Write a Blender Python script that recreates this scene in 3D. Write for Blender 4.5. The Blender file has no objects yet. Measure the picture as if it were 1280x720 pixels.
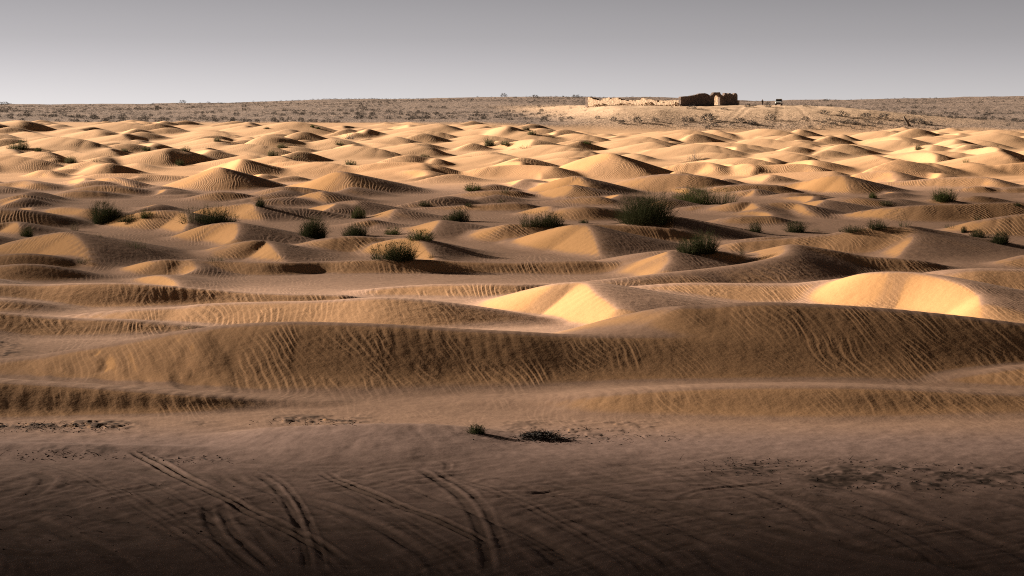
import bpy, math, random
import numpy as np
from mathutils import Vector, Matrix

random.seed(7)
C = bpy.context.scene.collection
sc = bpy.context.scene
F, XH, YH, H = 2400.0, 640.0, 128.0, 9.0        # focal length / principal point (1280 px frame), eye height
SUN_AZ, SUN_EL = math.radians(24), math.radians(16)
L = np.array([-math.cos(SUN_AZ) * math.cos(SUN_EL), math.sin(SUN_AZ) * math.cos(SUN_EL), math.sin(SUN_EL)])

# ------------------------------------------------------------------ noise
_rng = np.random.RandomState(3)
_tab = _rng.rand(256, 256).astype(np.float32)


def vnoise(x, y, s, seed=0):
    x = np.asarray(x, np.float64) / s + seed * 17.31
    y = np.asarray(y, np.float64) / s + seed * 7.77
    xi = np.floor(x).astype(np.int64); yi = np.floor(y).astype(np.int64)
    fx = (x - xi).astype(np.float32); fy = (y - yi).astype(np.float32)
    fx = fx * fx * fx * (fx * (fx * 6 - 15) + 10); fy = fy * fy * fy * (fy * (fy * 6 - 15) + 10)
    a = _tab[xi & 255, yi & 255]; b = _tab[(xi + 1) & 255, yi & 255]
    c = _tab[xi & 255, (yi + 1) & 255]; d = _tab[(xi + 1) & 255, (yi + 1) & 255]
    return (a + (b - a) * fx) * (1 - fy) + (c + (d - c) * fx) * fy


def fbm(x, y, s, seed=0, o=3):
    v = 0; a = 0.5; t = 0
    for i in range(o):
        v = v + a * vnoise(x, y, s / 2 ** i, seed + i * 3); t += a; a *= 0.5
    return v / t


def sstep(a, b, x):
    t = np.clip((x - a) / (b - a), 0, 1)
    return t * t * (3 - 2 * t)


# ------------------------------------------------------------------ terrain grid
uc = np.linspace(-0.37, 0.37, 1120)
ext = 0.37 * np.cumprod(np.full(20, 1.2))
U = np.concatenate([-ext[::-1], uc, ext])


def geo(a, b, e):
    n = int(math.log(b / a) / e)
    return a * np.exp(np.linspace(0, math.log(b / a), n, endpoint=False))


Yr = np.concatenate([np.linspace(-260, 0, 27)[:-1], np.linspace(0, 33, 34)[:-1], geo(33, 100, .0018), geo(100, 560, .0026),
                     geo(560, 1150, .004), geo(1150, 7000, .06), [7000.]])
NR, NC = len(Yr), len(U)
GY = np.repeat(Yr[:, None], NC, 1)
GX = U[None, :] * np.maximum(GY, 33.0)


def P(px, py, d):
    return ((px - XH) * d / F, d, H - (py - YH) * d / F)


PXG = XH + GX / np.maximum(GY, 33) * F             # picture column, used as bearing only


def bearing_interp(pts):
    xs = [p[0] for p in pts]; ys = [p[1] for p in pts]
    return np.interp(PXG, xs, ys)


# large forms: flat near field, slow rise under the far dunes, stony plain behind, hill with the fort
toe = bearing_interp([(-600, 4.9), (0, 4.6), (400, 4.3), (620, 4.0), (740, 2.6), (860, 2.1), (1000, 2.0), (1280, 2.3), (1900, 3)])
z = (toe - 0.7) * np.clip((GY - 215) / 265, 0, 1) ** 1.25
sky_px = bearing_interp([(-900, 132), (0, 131.5), (120, 131), (300, 128), (480, 124), (640, 121), (730, 121), (800, 123), (960, 126), (1060, 125.5), (1280, 121.5), (1700, 118)])
D1 = 1050.
ztop = H - (sky_px - YH) * D1 / F
t = np.clip((GY - 480) / (D1 - 480), 0, 1)
plain = toe - .7 + (ztop - toe + .7) * (t ** 0.82)
z = np.where(GY > 480, plain, z)
z = np.where(GY > D1, ztop - (GY - D1) * 0.0022, z)
far_n = sstep(470, 560, GY) * (1 - sstep(1400, 3000, GY))
z = z + far_n * (fbm(GX, GY, 60, 5) - .5) * 2.6 + far_n * (fbm(GX, GY, 9, 8) - .5) * .55
# the hill
hx0, hx1 = sstep(3, 30, GX + (GY - 530) * .10 + 4 * (vnoise(GX, GY, 12, 4) - .5)), 1 - sstep(78, 150, GX)
hz = 8.05 - .6 * sstep(40, 90, GX) * 0
hface = sstep(478, 532, GY + 5 * (vnoise(GX, GY, 15, 2) - .5))
hill_m = hx0 * hx1 * hface * (1 - sstep(620, 760, GY))
z = z + (np.maximum(hz, z) - z) * hill_m
rough = hill_m * (fbm(GX, GY, 5, 11) - .5) * .5
z = z + rough
base0 = z.copy()

Z = z + (fbm(GX, GY, 14, 21) - .5) * .3 * (1 - sstep(40, 56, GY) * 0) * sstep(52, 60, GY) * (1 - sstep(460, 490, GY)) \
      + (fbm(GX, GY, 3.0, 31) - .5) * .05


def smax(a, b, k):
    h = np.clip(k - np.abs(a - b), 0, None) / k
    return np.maximum(a, b) + h * h * k * .25


def catmull(p, n):
    p = np.array(p, float)
    if len(p) < 3:
        return np.array([p[0] + (p[1] - p[0]) * i / n for i in range(n + 1)])
    q = np.vstack([2 * p[0] - p[1], p, 2 * p[-1] - p[-2]])
    out = []
    for i in range(1, len(q) - 2):
        for j in range(n):
            t = j / n
            out.append(.5 * ((2 * q[i]) + (-q[i-1] + q[i+1]) * t + (2*q[i-1] - 5*q[i] + 4*q[i+1] - q[i+2]) * t*t + (-q[i-1] + 3*q[i] - 3*q[i+1] + q[i+2]) * t**3))
    out.append(p[-1])
    return np.array(out)


def ridge3(pts, sl, sr, r=.35, k=.28, n=4, reach=22., wob=.5, mul=1.42, rl=None):
    """crest through 3-D pts; sl / sr the slopes to the left / right of the walk."""
    global Z
    sl, sr = min(sl * mul, .62), min(sr * 1.15, .62)
    p0d = pts[0][1]
    rl = rl if rl is not None else min(2.0, max(.8 if p0d < 100 else .45, r * 2.5))
    
    p = catmull(pts, n)
    zr = p[:, 2].max() + .6
    m = min(reach, zr / min(sl, sr) + 3.5)
    x0, x1, y0, y1 = p[:, 0].min() - m, p[:, 0].max() + m, p[:, 1].min() - m, p[:, 1].max() + m
    i0, i1 = np.searchsorted(Yr, [y0, y1])
    if i1 - i0 < 2:
        return
    ya, yb = max(Yr[i0], 33), max(Yr[min(i1, NR - 1)], 33)
    j0, j1 = np.searchsorted(U, [min(x0 / ya, x0 / yb), max(x1 / ya, x1 / yb)])
    if j1 - j0 < 2:
        return
    S = np.s_[i0:i1, j0:j1]
    X = GX[S].astype(np.float32); Y = GY[S].astype(np.float32)
    if wob:
        wx = (vnoise(X, Y, 3.2, 41) - .5) * wob; wy = (vnoise(X, Y, 3.2, 43) - .5) * wob
        X = X + wx; Y = Y + wy
    best = np.full(X.shape, -1e9, np.float32)
    for a, b in zip(p[:-1], p[1:]):
        dx, dy = b[0] - a[0], b[1] - a[1]
        ll = math.hypot(dx, dy) + 1e-6
        rx = X - np.float32(a[0]); ry = Y - np.float32(a[1])
        tt = np.clip((rx * np.float32(dx) + ry * np.float32(dy)) / np.float32(ll * ll), 0, 1)
        qx = rx - tt * np.float32(dx); qy = ry - tt * np.float32(dy)
        dist = np.sqrt(qx * qx + qy * qy) + 1e-5
        side = np.clip((np.float32(dx) * ry - np.float32(dy) * rx) / np.float32(ll) / dist, -1, 1)
        slope = np.float32(.5 * (sl + sr)) + np.float32(.5 * (sl - sr)) * side
        rs = np.float32(.5 * (rl + r)) + np.float32(.5 * (rl - r)) * side
        h = np.float32(a[2]) + tt * np.float32(b[2] - a[2]) - slope * (np.sqrt(dist * dist + rs * rs) - rs)
        np.maximum(best, h, out=best)
    Z[S] = smax(Z[S], best, k)


def R(D, pts, sl=.2, sr=.5, r=.3, k=.28, **kw):
    ridge3([P(q[0], q[1], D + (q[2] if len(q) > 2 else 0)) for q in pts], sl, sr, r, k, **kw)


# ---- far dunes (beyond 235 m): a field of small barchans, slip faces to the left
rr = random.Random(11)
d = 238.
while d < 486:
    sp = 15.5
    x = -0.40 * d + rr.uniform(0, sp)
    while x < .40 * d:
        X0 = x + rr.uniform(-5, 5); Y0 = d + rr.uniform(-5, 5)
        px = XH + X0 / Y0 * F
        edge = 476 + 10 * math.sin(px * .013) - (24 if 700 < px < 1050 else 0)
        if Y0 < edge:
            iy = np.searchsorted(Yr, Y0); jx = min(max(np.searchsorted(U, X0 / Y0), 0), NC - 1)
            b = base0[iy, jx]
            h = rr.uniform(.7, 2.05) * (1 - .4 * (Y0 > 430))
            if rr.random() < .16: h *= 1.35
            w = rr.uniform(6.5, 12.) * (.8 + .25 * h)
            if rr.random() < .45:          # lee to the left: a small lit bowl
                an = rr.uniform(-.5, .35); pts = []
                for q in (-1., -.5, 0, .45, .9):
                    lx = -w * (abs(q) ** 1.7) * .5 * (1.0 if q < 0 else .5); ly = -q * w * .7
                    pts.append((lx, ly, h * (1 - abs(q) ** 1.8 * .98)))
                L_, R_ = rr.uniform(.24, .36), rr.uniform(.3, .5)
            else:                          # long lit back to the left, steep dark side to the right
                an = rr.uniform(-.2, .95); pts = []
                for q in (-1., -.5, 0, .5, 1.):
                    lx = w * (abs(q) ** 1.8) * .22; ly = -q * w * .8
                    pts.append((lx, ly, h * (1 - abs(q) ** 2 * .95)))
                L_, R_ = rr.uniform(.28, .44), rr.uniform(.12, .2)
            cx, sx = math.cos(an), math.sin(an)
            pts = [(X0 + p_[0] * cx - p_[1] * sx, Y0 + p_[0] * sx + p_[1] * cx, b + p_[2] - .1) for p_ in pts]
            ridge3(pts, L_, R_, r=rr.choice([.15, .3, .9]), k=.35, n=3, reach=18, wob=.6, mul=1., rl=rr.choice([.6, 1.2, 2.2]))
        x += sp * rr.uniform(.7, 1.3)
    d += 10.

# ---- small low dunes filling the hollows of the middle ground
d = 150.
while d < 236:
    x = -.40 * d + rr.uniform(0, 9)
    while x < .40 * d:
        X0, Y0 = x + rr.uniform(-3, 3), d + rr.uniform(-2.5, 2.5)
        h = rr.uniform(.45, .95) * (1 if d > 125 else .5); w = rr.uniform(4., 8.); an = rr.uniform(-.5, .5); pts = []
        for q in (-1., -.5, 0, .5, 1.):
            pts.append((-w * (abs(q) ** 1.7) * .35, -q * w * .75, h * (1 - abs(q) ** 1.8 * .95)))
        cx, sx = math.cos(an), math.sin(an)
        ridge3([(X0 + a_ * cx - b_ * sx, Y0 + a_ * sx + b_ * cx, c_ - .05) for a_, b_, c_ in pts], rr.uniform(.2, .32), rr.uniform(.3, .5), r=.2, k=.3, n=4, reach=9, wob=.5, mul=1., rl=.9)
        x += rr.uniform(13, 21)
    d += 8.5

# ---- traced dunes, far to near (crest pixel, pixel, metres behind D)
W = .21
RIDGES = [
 # 225..250 m
 (240, [(60,217,2),(95,204,1),(120,203,0),(131,212,-4)], .2, .42), (230, [(25,223,2),(50,213,0),(62,214,-1),(69,223,-4)], .2, .45),
 (245, [(305,214,2),(350,203,1),(380,202,0),(395,206,-2)], .2, .35), (236, [(430,211,2),(470,204,1),(520,203,0),(545,207,-2)], .22, .3),
 (228, [(470,226,3),(510,213,1),(533,213,-1),(536,220,-4)], .2, .4), (232, [(556,224,3),(600,210,1),(650,206,0),(690,208,-3)], .2, .32),
 (236, [(890,222,3),(930,208,1),(965,206,0),(1005,205,-1),(1022,211,-3)], .2, .4), (222, [(955,217,2),(1000,215,0),(1040,214,-2)], .2, .3),
 (236, [(1110,214,2),(1150,204,0),(1170,205,-1),(1180,214,-4)], .2, .45), (238, [(1195,218,2),(1240,207,0),(1290,202,0)], .2, .4),
 (240, [(800,216,2),(850,205,1),(885,203,0),(895,210,-3)], .2, .4),
 # the pointed dune at the centre and its neighbours
 (234, [(640,232,9),(690,213,6),(730,198,2),(758,191,0),(772,195,-2),(792,206,-5),(812,219,-8)], .24, .36, .2),
 (222, [(125,217,1),(170,217,0),(230,220,0)], .2, .2), (205, [(70,233,2),(110,226,1),(140,221,0),(155,225,-2),(166,231,-4)], .22, .4),
 (201, [(210,236,8),(240,222,4),(260,214,1),(275,209,0),(278,216,-2),(285,230,-5)], .22, .33, .2),
 (200, [(-30,233,1),(0,229,0),(30,225,0),(45,228,-2)], .14, .35), (194, [(-30,236,0),(0,233,0),(10,236,-1)], .15, .3),
 (206, [(1050,231,3),(1130,226,1),(1180,222,0),(1230,221,-1),(1246,227,-3)], .2, .35), (215, [(1080,216,1),(1110,213,0),(1122,221,-3)], .2, .35),
 # 190 m
 (193, [(320,243,6),(365,231,4),(400,223,2),(425,214,0),(437,222,-2),(441,237,-5)], .17, .42, .2),
 (190, [(630,248,6),(680,230,3),(710,221,1),(727,221,0),(733,232,-3)], .2, .42, .2),
 (196, [(750,238,2),(800,222,1),(840,217,0),(875,220,-1),(900,227,-1)], .17, .33, .5),
 (193, [(920,238,3),(1000,227,2),(1040,219,0),(1055,220,-1),(1062,233,-4),(1063,243,-6)], .18, .42, .2),
 (187, [(90,238,1),(112,233,0),(135,231,0),(160,237,-1),(185,244,-1)], .15, .35, .5),
 (181, [(55,246,2),(90,239,0),(122,239,0),(165,247,0),(232,243,0)], .15, .3, .5),
 (190, [(870,238,1),(915,231,0),(965,231,0),(980,236,0)], .18, .35), (183, [(905,243,1),(930,239,0),(943,236,0),(944,243,-2)], .2, .4, .15),
 (190, [(1200,248,2),(1250,236,0),(1290,234,0)], .2, .4), (190, [(1185,239,1),(1220,233,0),(1240,236,0)], .2, .4),
 (182, [(530,253,4),(575,242,1),(610,238,0),(640,238,0)], .2, .3), (180, [(322,241,2),(350,234,0),(375,234,0),(398,240,-1)], .16, .3),
 (176, [(225,252,2),(260,242,0),(285,240,0),(312,246,0),(330,250,0)], .17, .3), 
 (181, [(640,250,5),(690,236,2),(716,231,0),(713,241,-2),(708,249,-4)], .17, .42, .15),
 # 170 m
 (173, [(350,256,4),(383,243,1),(402,239,0),(407,247,-2),(409,256,-4)], .17, .4, .2), (170, [(630,257,2),(690,250,1),(738,245,0),(757,251,-1)], .2, .3),
 (178, [(950,246,1),(990,241,0),(1020,243,0),(1036,250,-1)], .18, .3), (169, [(0,251,2),(16,246,0),(31,243,0),(39,248,-1),(39,257,-4)], .17, .45, .15),
 (172, [(1185,254,2),(1210,245,0),(1240,247,0),(1275,255,0)], .18, .3), (170, [(1135,258,2),(1160,249,0),(1186,250,-1),(1190,254,-2)], .18, .4),
 (166, [(995,263,4),(1040,250,1),(1060,246,0),(1082,248,-1),(1110,257,-2)], .18, .28, .5),
 (158, [(385,264,3),(420,253,1),(445,251,0),(442,262,-3)], .17, .36, .2), (160, [(535,259,1),(590,256,0),(645,253,0),(665,258,0),(697,263,0)], .18, .35),
 (158, [(838,266,1),(862,258,0),(895,256,0)], .2, .3), (156, [(855,272,4),(890,260,2),(920,253,0),(942,253,0),(952,258,-3)], .18, .4, .25),
 (154, [(930,265,3),(958,254,1),(998,254,0),(1014,263,-3),(1028,272,-5)], .2, .42, .2),
 (150, [(345,262,0),(370,260,0),(400,264,0),(430,271,0),(452,278,0)], .2, .3), (149, [(445,277,4),(475,268,2),(497,261,0),(494,268,-2),(488,276,-4)], .17, .3, .15),
 (148, [(685,267,2),(720,258,0),(758,261,0),(790,270,0)], .18, .36, .5), 
 (147, [(1025,276,4),(1080,263,2),(1140,257,0),(1200,255,0),(1262,253,0),(1300,256,0)], .18, .38, .25),
 (149, [(263,259,2),(290,256,1),(315,254,0),(324,264,-3),(331,278,-6)], .18, .42, .2), 
 (146, [(42,269,2),(65,261,1),(86,258,0),(112,260,-2)], .16, .34, .3), (139, [(-50,263,0),(0,261,0),(30,263,0),(60,270,0),(92,281,0)], .18, .28, .5),
 # 140..115 m
 (141, [(875,278,1),(920,271,0),(962,270,0)], .18, .3), (137, [(120,281,4),(165,267,2),(200,263,0),(229,265,-1),(238,275,-4),(233,288,-7)], .2, .42, .2),
 (138, [(436,282,2),(460,275,0),(470,276,0),(475,285,-2)], .2, .35), (132, [(-20,283,0),(0,279,0),(20,277,0),(27,282,-2),(26,293,-4)], .18, .42, .15),
 (131, [(500,285,2),(530,281,1),(552,275,0),(546,284,-3),(538,292,-5)], .15, .34, .15), (131, [(1185,286,2),(1230,275,0),(1290,266,0)], .2, .38),
 (130, [(795,281,2),(820,272,0),(842,271,0),(843,282,-3)], .17, .36, .25), (127, [(560,303,4),(590,291,1),(612,285,0),(631,286,-1),(638,293,-2),(634,304,-5)], .2, .45, .2),
 (125, [(640,280,0),(700,280,0),(760,281,0),(830,285,0),(862,296,0)], .22, .42, .3), (124, [(232,291,2),(260,281,1),(294,278,0),(299,286,-2),(294,298,-5)], .18, .4, .2),
 (122, [(895,304,1),(940,298,0),(970,296,0),(1000,300,0)], .18, .3), (119, [(635,305,4),(680,288,2),(713,281,0),(735,282,-1),(746,298,-4),(753,319,-8)], .19, .4, .2),
 (117, [(350,316,2),(400,300,0),(440,295,0),(482,298,0)], .2, .35, .4),
 (116, [(930,302,0),(1000,296,0),(1040,292,0),(1080,285,0),(1110,283,0),(1138,284,0),(1180,289,2),(1230,300,4)], .2, .34, .25), (116, [(1138,284,0),(1141,299,-3),(1128,319,-7)], .15, .34, .2),
 (114, [(400,330,4),(440,315,3),(480,302,1),(508,297,0),(526,299,-1),(533,310,-3),(545,323,-6)], .2, .42, .2),
 (113, [(-10,311,3),(35,297,1),(75,290,0),(95,292,-1),(106,304,-3.5),(117,326,-7)], .17, .38, .2),
 (113, [(215,325,3),(265,311,1),(310,301,0),(333,302,0),(346,313,-3),(362,329,-6)], .18, .42, .2),
 # 106..95 m
 (106, [(-40,321,0),(0,319,0),(30,317,0),(60,320,0),(90,327,0),(116,333,0)], .2, .4, .4), (105, [(1230,336,2),(1260,327,0),(1300,316,0)], .25, .4),
 (103, [(755,328,2),(800,318,0),(840,313,0),(880,313,0),(922,318,0)], .16, .3, .4), (101, [(838,314,0),(840,325,-2),(832,336,-4)], .2, .32, .15),
 (103, [(1060,321,0),(1105,322,0),(1150,326,0),(1195,336,0)], .2, .35),
 (102, [(125,345,4),(165,332,2),(200,325,0),(240,325,0),(330,328,-1),(400,327,0),(450,325,0),(500,324,0),(560,326,0),(640,328,0),(720,326,0),(760,328,0)], .24, .42, .3),
 (102, [(240,325,0),(248,335,-2),(226,347,-4)], .2, .4, .15),
 (103, [(880,336,5),(930,319,3),(970,309,1),(988,307,0),(1010,308,0),(1050,315,0),(1090,326,0),(1120,338,0)], .2, .34, .25),
 (103, [(988,307,0),(978,318,-3),(940,328,-5.5),(880,336,-7.5),(840,340,-9),(760,349,-11),(690,356,-12)], .28, .3, .25, 1.),
 (99, [(-40,334,0),(0,332,0),(30,330,0),(60,333,0),(100,341,0),(130,348,0),(157,355,0)], .22, .36, .5),
 (96, [(155,353,2),(185,346,1),(205,344,0),(221,350,-1.5),(228,358,-3)], .14, .4, .2),
 # 95..75 m
 (94, [(1150,344,1),(1200,337,0),(1240,336,0),(1300,338,0)], .2, .3, .5), (90, [(420,371,1),(460,362,0),(520,357,0),(580,355,0),(640,355,0),(700,355,1)], .2, .34, .4),
 (88.5, [(795,358,0),(860,354,0),(960,355,0),(1000,354,0),(1045,349,0)], .2, .26, .4),
 (87, [(-60,356,0),(0,355,0),(50,356,0),(100,354,0),(150,354,0),(200,357,0),(260,362,0),(320,366,0),(420,369,0)], .2, .4, .35),
 (84, [(-40,374,0),(0,374,0),(40,379,0),(80,389,0),(102,394,0)], .2, .3, .5),
 (86, [(985,380,5),(1020,362,3),(1050,350,1.5),(1078,343,.5),(1105,340,0),(1140,341,-.5),(1172,346,-1.5),(1202,355,-3),(1222,367,-4.5),(1226,377,-6)], .17, .48, .25),
 (83, [(605,388,5),(640,375,3.5),(670,362,1.5),(700,355.5,.5),(735,353.5,0),(755,369,-2.5),(772,384,-4.5)], .16, .44, .22),
 (79.5, [(60,397,1),(150,388,0),(220,384,0),(260,380,0),(320,378,0),(400,376,0),(450,373,0),(482,372,0),(530,375,0),(570,380,0),(610,386,0),(650,393,0),(705,404,0)], .22, .28, .3),
 (75.5, [(-60,389,0),(0,391,0),(50,395,0),(100,398,0),(160,400,0),(225,406,0)], .2, .31, .3),
 # the two-humped big dune in front, with the small slip face between the humps
 (63.5, [(-60,458,.5),(0,451,0),(60,444,0),(120,434,0),(180,424,0),(240,413,0),(300,406,0),(360,403,0),(420,404,0),(480,406,0),(560,411,0),(640,415,0),(700,418.5,.1),(770,420.5,.2),(830,425,.2),(890,433,.2),(950,445,.1)], .2, .38, .5, 1.42, .6),
 (66.5, [(856,384,0),(940,379,0),(1000,380,0),(1100,386,0),(1200,396,0),(1300,408,0),(1400,415,0)], .2, .37, .6, 1.42, .8),
 (66.5, [(856,384,0),(790,396,2.2),(740,408,3.8),(690,420,5.5)], .35, .2, .2),
 (61.5, [(1120,492,1),(1180,474,0),(1230,465,0),(1310,454,0)], .25, .36, .4),
 # low swells at the edge of the track ground
 (56.6, [(-60,473,0),(0,477,0),(150,486,0),(250,494,0),(330,500,.4),(400,504,.6)], .14, .44, .45, 1.42, .25),
 (56.6, [(600,505,.6),(680,498,.4),(760,491,0),(850,485,0),(950,482,0),(1050,482,0),(1150,486,0),(1300,493,0)], .14, .38, .55, 1.42, .35),
]
for q in RIDGES:
    D, pts, sl, sr = q[:4]
    r = q[4] if len(q) > 4 else .3
    near = 1 if D < 110 else 0
    R(D, pts, sl, sr, r, k=q[6] if len(q) > 6 else (.22 if near else .3), n=5 if near else 4, wob=.15 if D < 70 else .3, mul=q[5] if len(q) > 5 else (1.15 if D < 190 else 1.3))
# the dune field goes on to both sides of the frame
d = 58.
while d < 150:
    for sg in (-1, 1):
        for _ in range(3):
            X0 = sg * (.285 * d + rr.uniform(2, 34)); Y0 = d + rr.uniform(-3, 3); h = rr.uniform(.6, 1.7); w = rr.uniform(5, 11)
            pts = [(X0 - w * (abs(q) ** 1.7) * .45, Y0 - q * w * .7, h * (1 - abs(q) ** 1.8 * .95)) for q in (-1., -.5, 0, .5, 1.)]
            if abs(min(p_[0] / p_[1] for p_ in pts)) > .275 and abs(max(p_[0] / p_[1] for p_ in pts)) > .275:
                ridge3(pts, .22, .42, r=.3, k=.3, n=4, reach=9, wob=.4, mul=1.)
    d += 8.
# low berm at the far side of the tracks
R(51.6, [(250,548,0),(300,543,0),(370,535.5,0),(470,530.5,0),(560,535,0),(640,545,-.3),(760,556,-1),(900,563,-1.3),(1100,570,-1.6),(1300,575,-1.9)], .3, .06, .2, k=.08, mul=1.)
R(49.6, [(-60,553,.6),(0,553,.5),(150,556,.2),(300,565,-.4),(460,572,-.8),(640,574,-.9),(800,578,-1)], .25, .10, .25, k=.06)

# ---- tyre tracks (pixel poly-line, half width m, depth m)
TR = np.zeros_like(Z); RUT = np.zeros_like(Z)
sel = np.s_[np.searchsorted(Yr, 33):np.searchsorted(Yr, 56), 20:NC - 20]


def track(pts, hw, depth, dark=.8, lug=0.):
    global TR, RUT
    p = np.array([((a - XH) * (F * H / (b - YH)) / F, F * H / (b - YH), 0) for a, b in pts])
    p = catmull(p, 7)
    X = GX[sel]; Y = GY[sel]
    bd = np.full(X.shape, 1e9); bs = np.zeros(X.shape); acc = 0; end = np.zeros(X.shape)
    tot = sum(math.hypot(*(p[i + 1] - p[i])[:2]) for i in range(len(p) - 1))
    for a, b in zip(p[:-1], p[1:]):
        dx, dy = b[0] - a[0], b[1] - a[1]; ll = math.hypot(dx, dy) + 1e-9
        rx, ry = X - a[0], Y - a[1]
        tt = np.clip((rx * dx + ry * dy) / ll**2, 0, 1)
        dd = np.hypot(rx - tt * dx, ry - tt * dy)
        m = dd < bd
        bd = np.where(m, dd, bd); bs = np.where(m, acc + tt * ll, bs); acc += ll
    fade = sstep(0, 1.2, bs) * (1 - sstep(tot - 1.2, tot, bs))
    g = (1 - sstep(hw * .6, hw * 1.25, bd)) * fade
    berm = np.exp(-((bd - hw * 1.7) / (hw * .45)) ** 2) * fade
    n = .55 + .9 * vnoise(X, Y, .9, 61)
    depth_ = depth * .42
    TR[sel] += -g * depth_ * n + berm * depth_ * .45 * n
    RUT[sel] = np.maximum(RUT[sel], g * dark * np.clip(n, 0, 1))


def pair(pts, off, hw, depth, dark):
    track(pts, hw, depth, dark)
    track([(a + off, b) for a, b in pts], hw, depth, dark)


pair([(158,566),(186,577),(230,599),(270,619),(320,644),(372,669),(420,700)], 13, .085, .085, 1.)
pair([(395,588),(420,600),(470,619),(520,639),(570,661),(610,684)], 11, .075, .07, .9)
TRK = [([(310,588),(340,602),(360,625),(373,655),(382,690),(386,722)], .07, .05, .8), ([(322,586),(352,600),(374,625),(389,655),(400,690),(406,722)], .05, .03, .35),
 ([(520,585),(560,606),(585,630),(600,660),(608,690),(612,722)], .09, .05, .7), ([(536,585),(578,606),(605,632),(622,664),(634,700)], .07, .03, .45),
 ([(258,628),(266,655),(288,688),(330,722)], .10, .05, .7), ([(276,630),(290,660),(318,692),(356,722)], .08, .04, .5), ([(300,640),(325,670),(352,700),(376,722)], .09, .03, .5),
 ([(450,640),(480,660),(525,690),(560,722)], .1, .04, .5), ([(480,640),(520,668),(570,700),(600,722)], .09, .03, .4),
 ([(660,626),(690,616),(730,615),(790,625),(850,637),(930,654),(1020,674),(1120,694),(1280,716)], .2, .07, .75), ([(650,634),(700,630),(760,640),(840,660),(930,690),(1000,722)], .13, .04, .5),
 ([(690,640),(740,655),(790,676),(830,700),(852,722)], .12, .05, .6), ([(640,650),(690,676),(730,700),(760,722)], .11, .05, .6), ([(655,690),(700,722)], .1, .04, .5),
 ([(848,624),(866,616),(905,609),(960,603),(1000,596)], .07, .05, .8), ([(860,606),(885,603),(905,609)], .06, .04, .6), ([(652,625),(690,614),(735,612)], .07, .04, .7),
 ([(500,574),(540,577),(560,582),(556,590)], .06, .04, .6), ([(515,573),(548,575),(570,581)], .05, .03, .4), ([(264,588),(282,601),(296,612)], .12, .04, .6), ([(286,588),(300,598),(312,606)], .1, .04, .5),
 ([(20,590),(60,600),(40,620),(10,630)], .14, .05, .6), ([(0,640),(60,655),(130,690),(170,722)], .16, .05, .6), ([(60,628),(130,640),(220,668),(280,700)], .13, .04, .4), ([(0,604),(80,606),(160,600)], .1, .04, .5),
 ([(930,630),(1040,640),(1160,662),(1280,680)], .16, .05, .55), ([(900,600),(1000,612),(1120,622),(1280,640)], .12, .03, .35), ([(760,690),(800,706),(830,722)], .1, .04, .5)]
for q in TRK:
    track(q[0], q[1] * 1.35, q[2] * .8, q[3] * .8)
for _ in range(20):
    fam = rr.random(); jx, jy = rr.uniform(-160, 160), rr.uniform(-14, 10)
    if fam < .5: base_ = [(150, 585), (230, 604), (320, 645), (400, 690), (440, 724)]; jx = rr.uniform(-160, 420)
    elif fam < .55: base_ = [(500, 592), (560, 612), (600, 650), (622, 690), (630, 724)]; jx = rr.uniform(-240, 240)
    else: base_ = [(650, 628), (760, 630), (900, 655), (1080, 690), (1260, 718)]; jx = rr.uniform(-120, 200)
    ks = rr.uniform(.75, 1.25)
    pts_ = [(base_[0][0] + jx + (a - base_[0][0]) * ks, min(724, b + jy)) for a, b in base_]
    hw_ = rr.uniform(.05, .10); dk_ = rr.uniform(.12, .4)
    track(pts_, hw_, rr.uniform(.01, .025), dk_)
    if rr.random() < .6: track([(a + rr.choice([11, 14]), b) for a, b in pts_], hw_, .02, dk_ * .7)
for _ in range(14):
    x_, y_ = rr.uniform(40, 1150), rr.uniform(588, 640); dx = rr.uniform(140, 420); dy = rr.uniform(50, 110); bw_ = rr.uniform(-40, 60)
    track([(x_, y_), (x_ + dx * .45, y_ + dy * .3 - bw_ * .1), (x_ + dx * .8, min(722, y_ + dy * .75)), (x_ + dx, min(724, y_ + dy * 1.2))], rr.uniform(.16, .3), rr.uniform(.03, .06), rr.uniform(.15, .35))
for _ in range(0):
    a = rr.uniform(0, 1280); b = rr.uniform(590, 700); dx = rr.uniform(60, 160) * rr.choice([-1, 1, 1]); dy = rr.uniform(15, 60)
    track([(a, b), (a + dx * .4, b + dy * .3), (a + dx, b + dy)], rr.uniform(.05, .12), rr.uniform(.015, .035), rr.uniform(.15, .4))
X, Y = GX[sel], GY[sel]
for cx_, cy_, ph_ in ((-16., 33., 1), (9., 30.5, 2), (-2., 62., 3)):
    r_ = np.hypot(X - cx_, Y - cy_); a_ = np.arctan2(Y - cy_, X - cx_)
    msk = sstep(.42, .66, fbm(X, Y, 4.5, 300 + ph_, 2)) * (1 - sstep(46.5, 49.5, Y))
    st_ = vnoise(r_ + .4 * vnoise(X, Y, 2, 310 + ph_), a_ * 3, .16, 320 + ph_) * .6 + vnoise(r_, a_ * 3, .45, 330 + ph_) * .6 - .6
    TR[sel] += st_ * msk * .035
    RUT[sel] = np.maximum(RUT[sel], msk * np.clip(-st_ * 1.6, 0, .6))
TR[sel] += (fbm(X, Y, .5, 340, 3) - .5) * .028 * (1 - sstep(52, 55, Y)) + (fbm(X, Y, 3, 341, 2) - .5) * .12 * (1 - sstep(48, 51, Y))
Z = Z + TR
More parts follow.
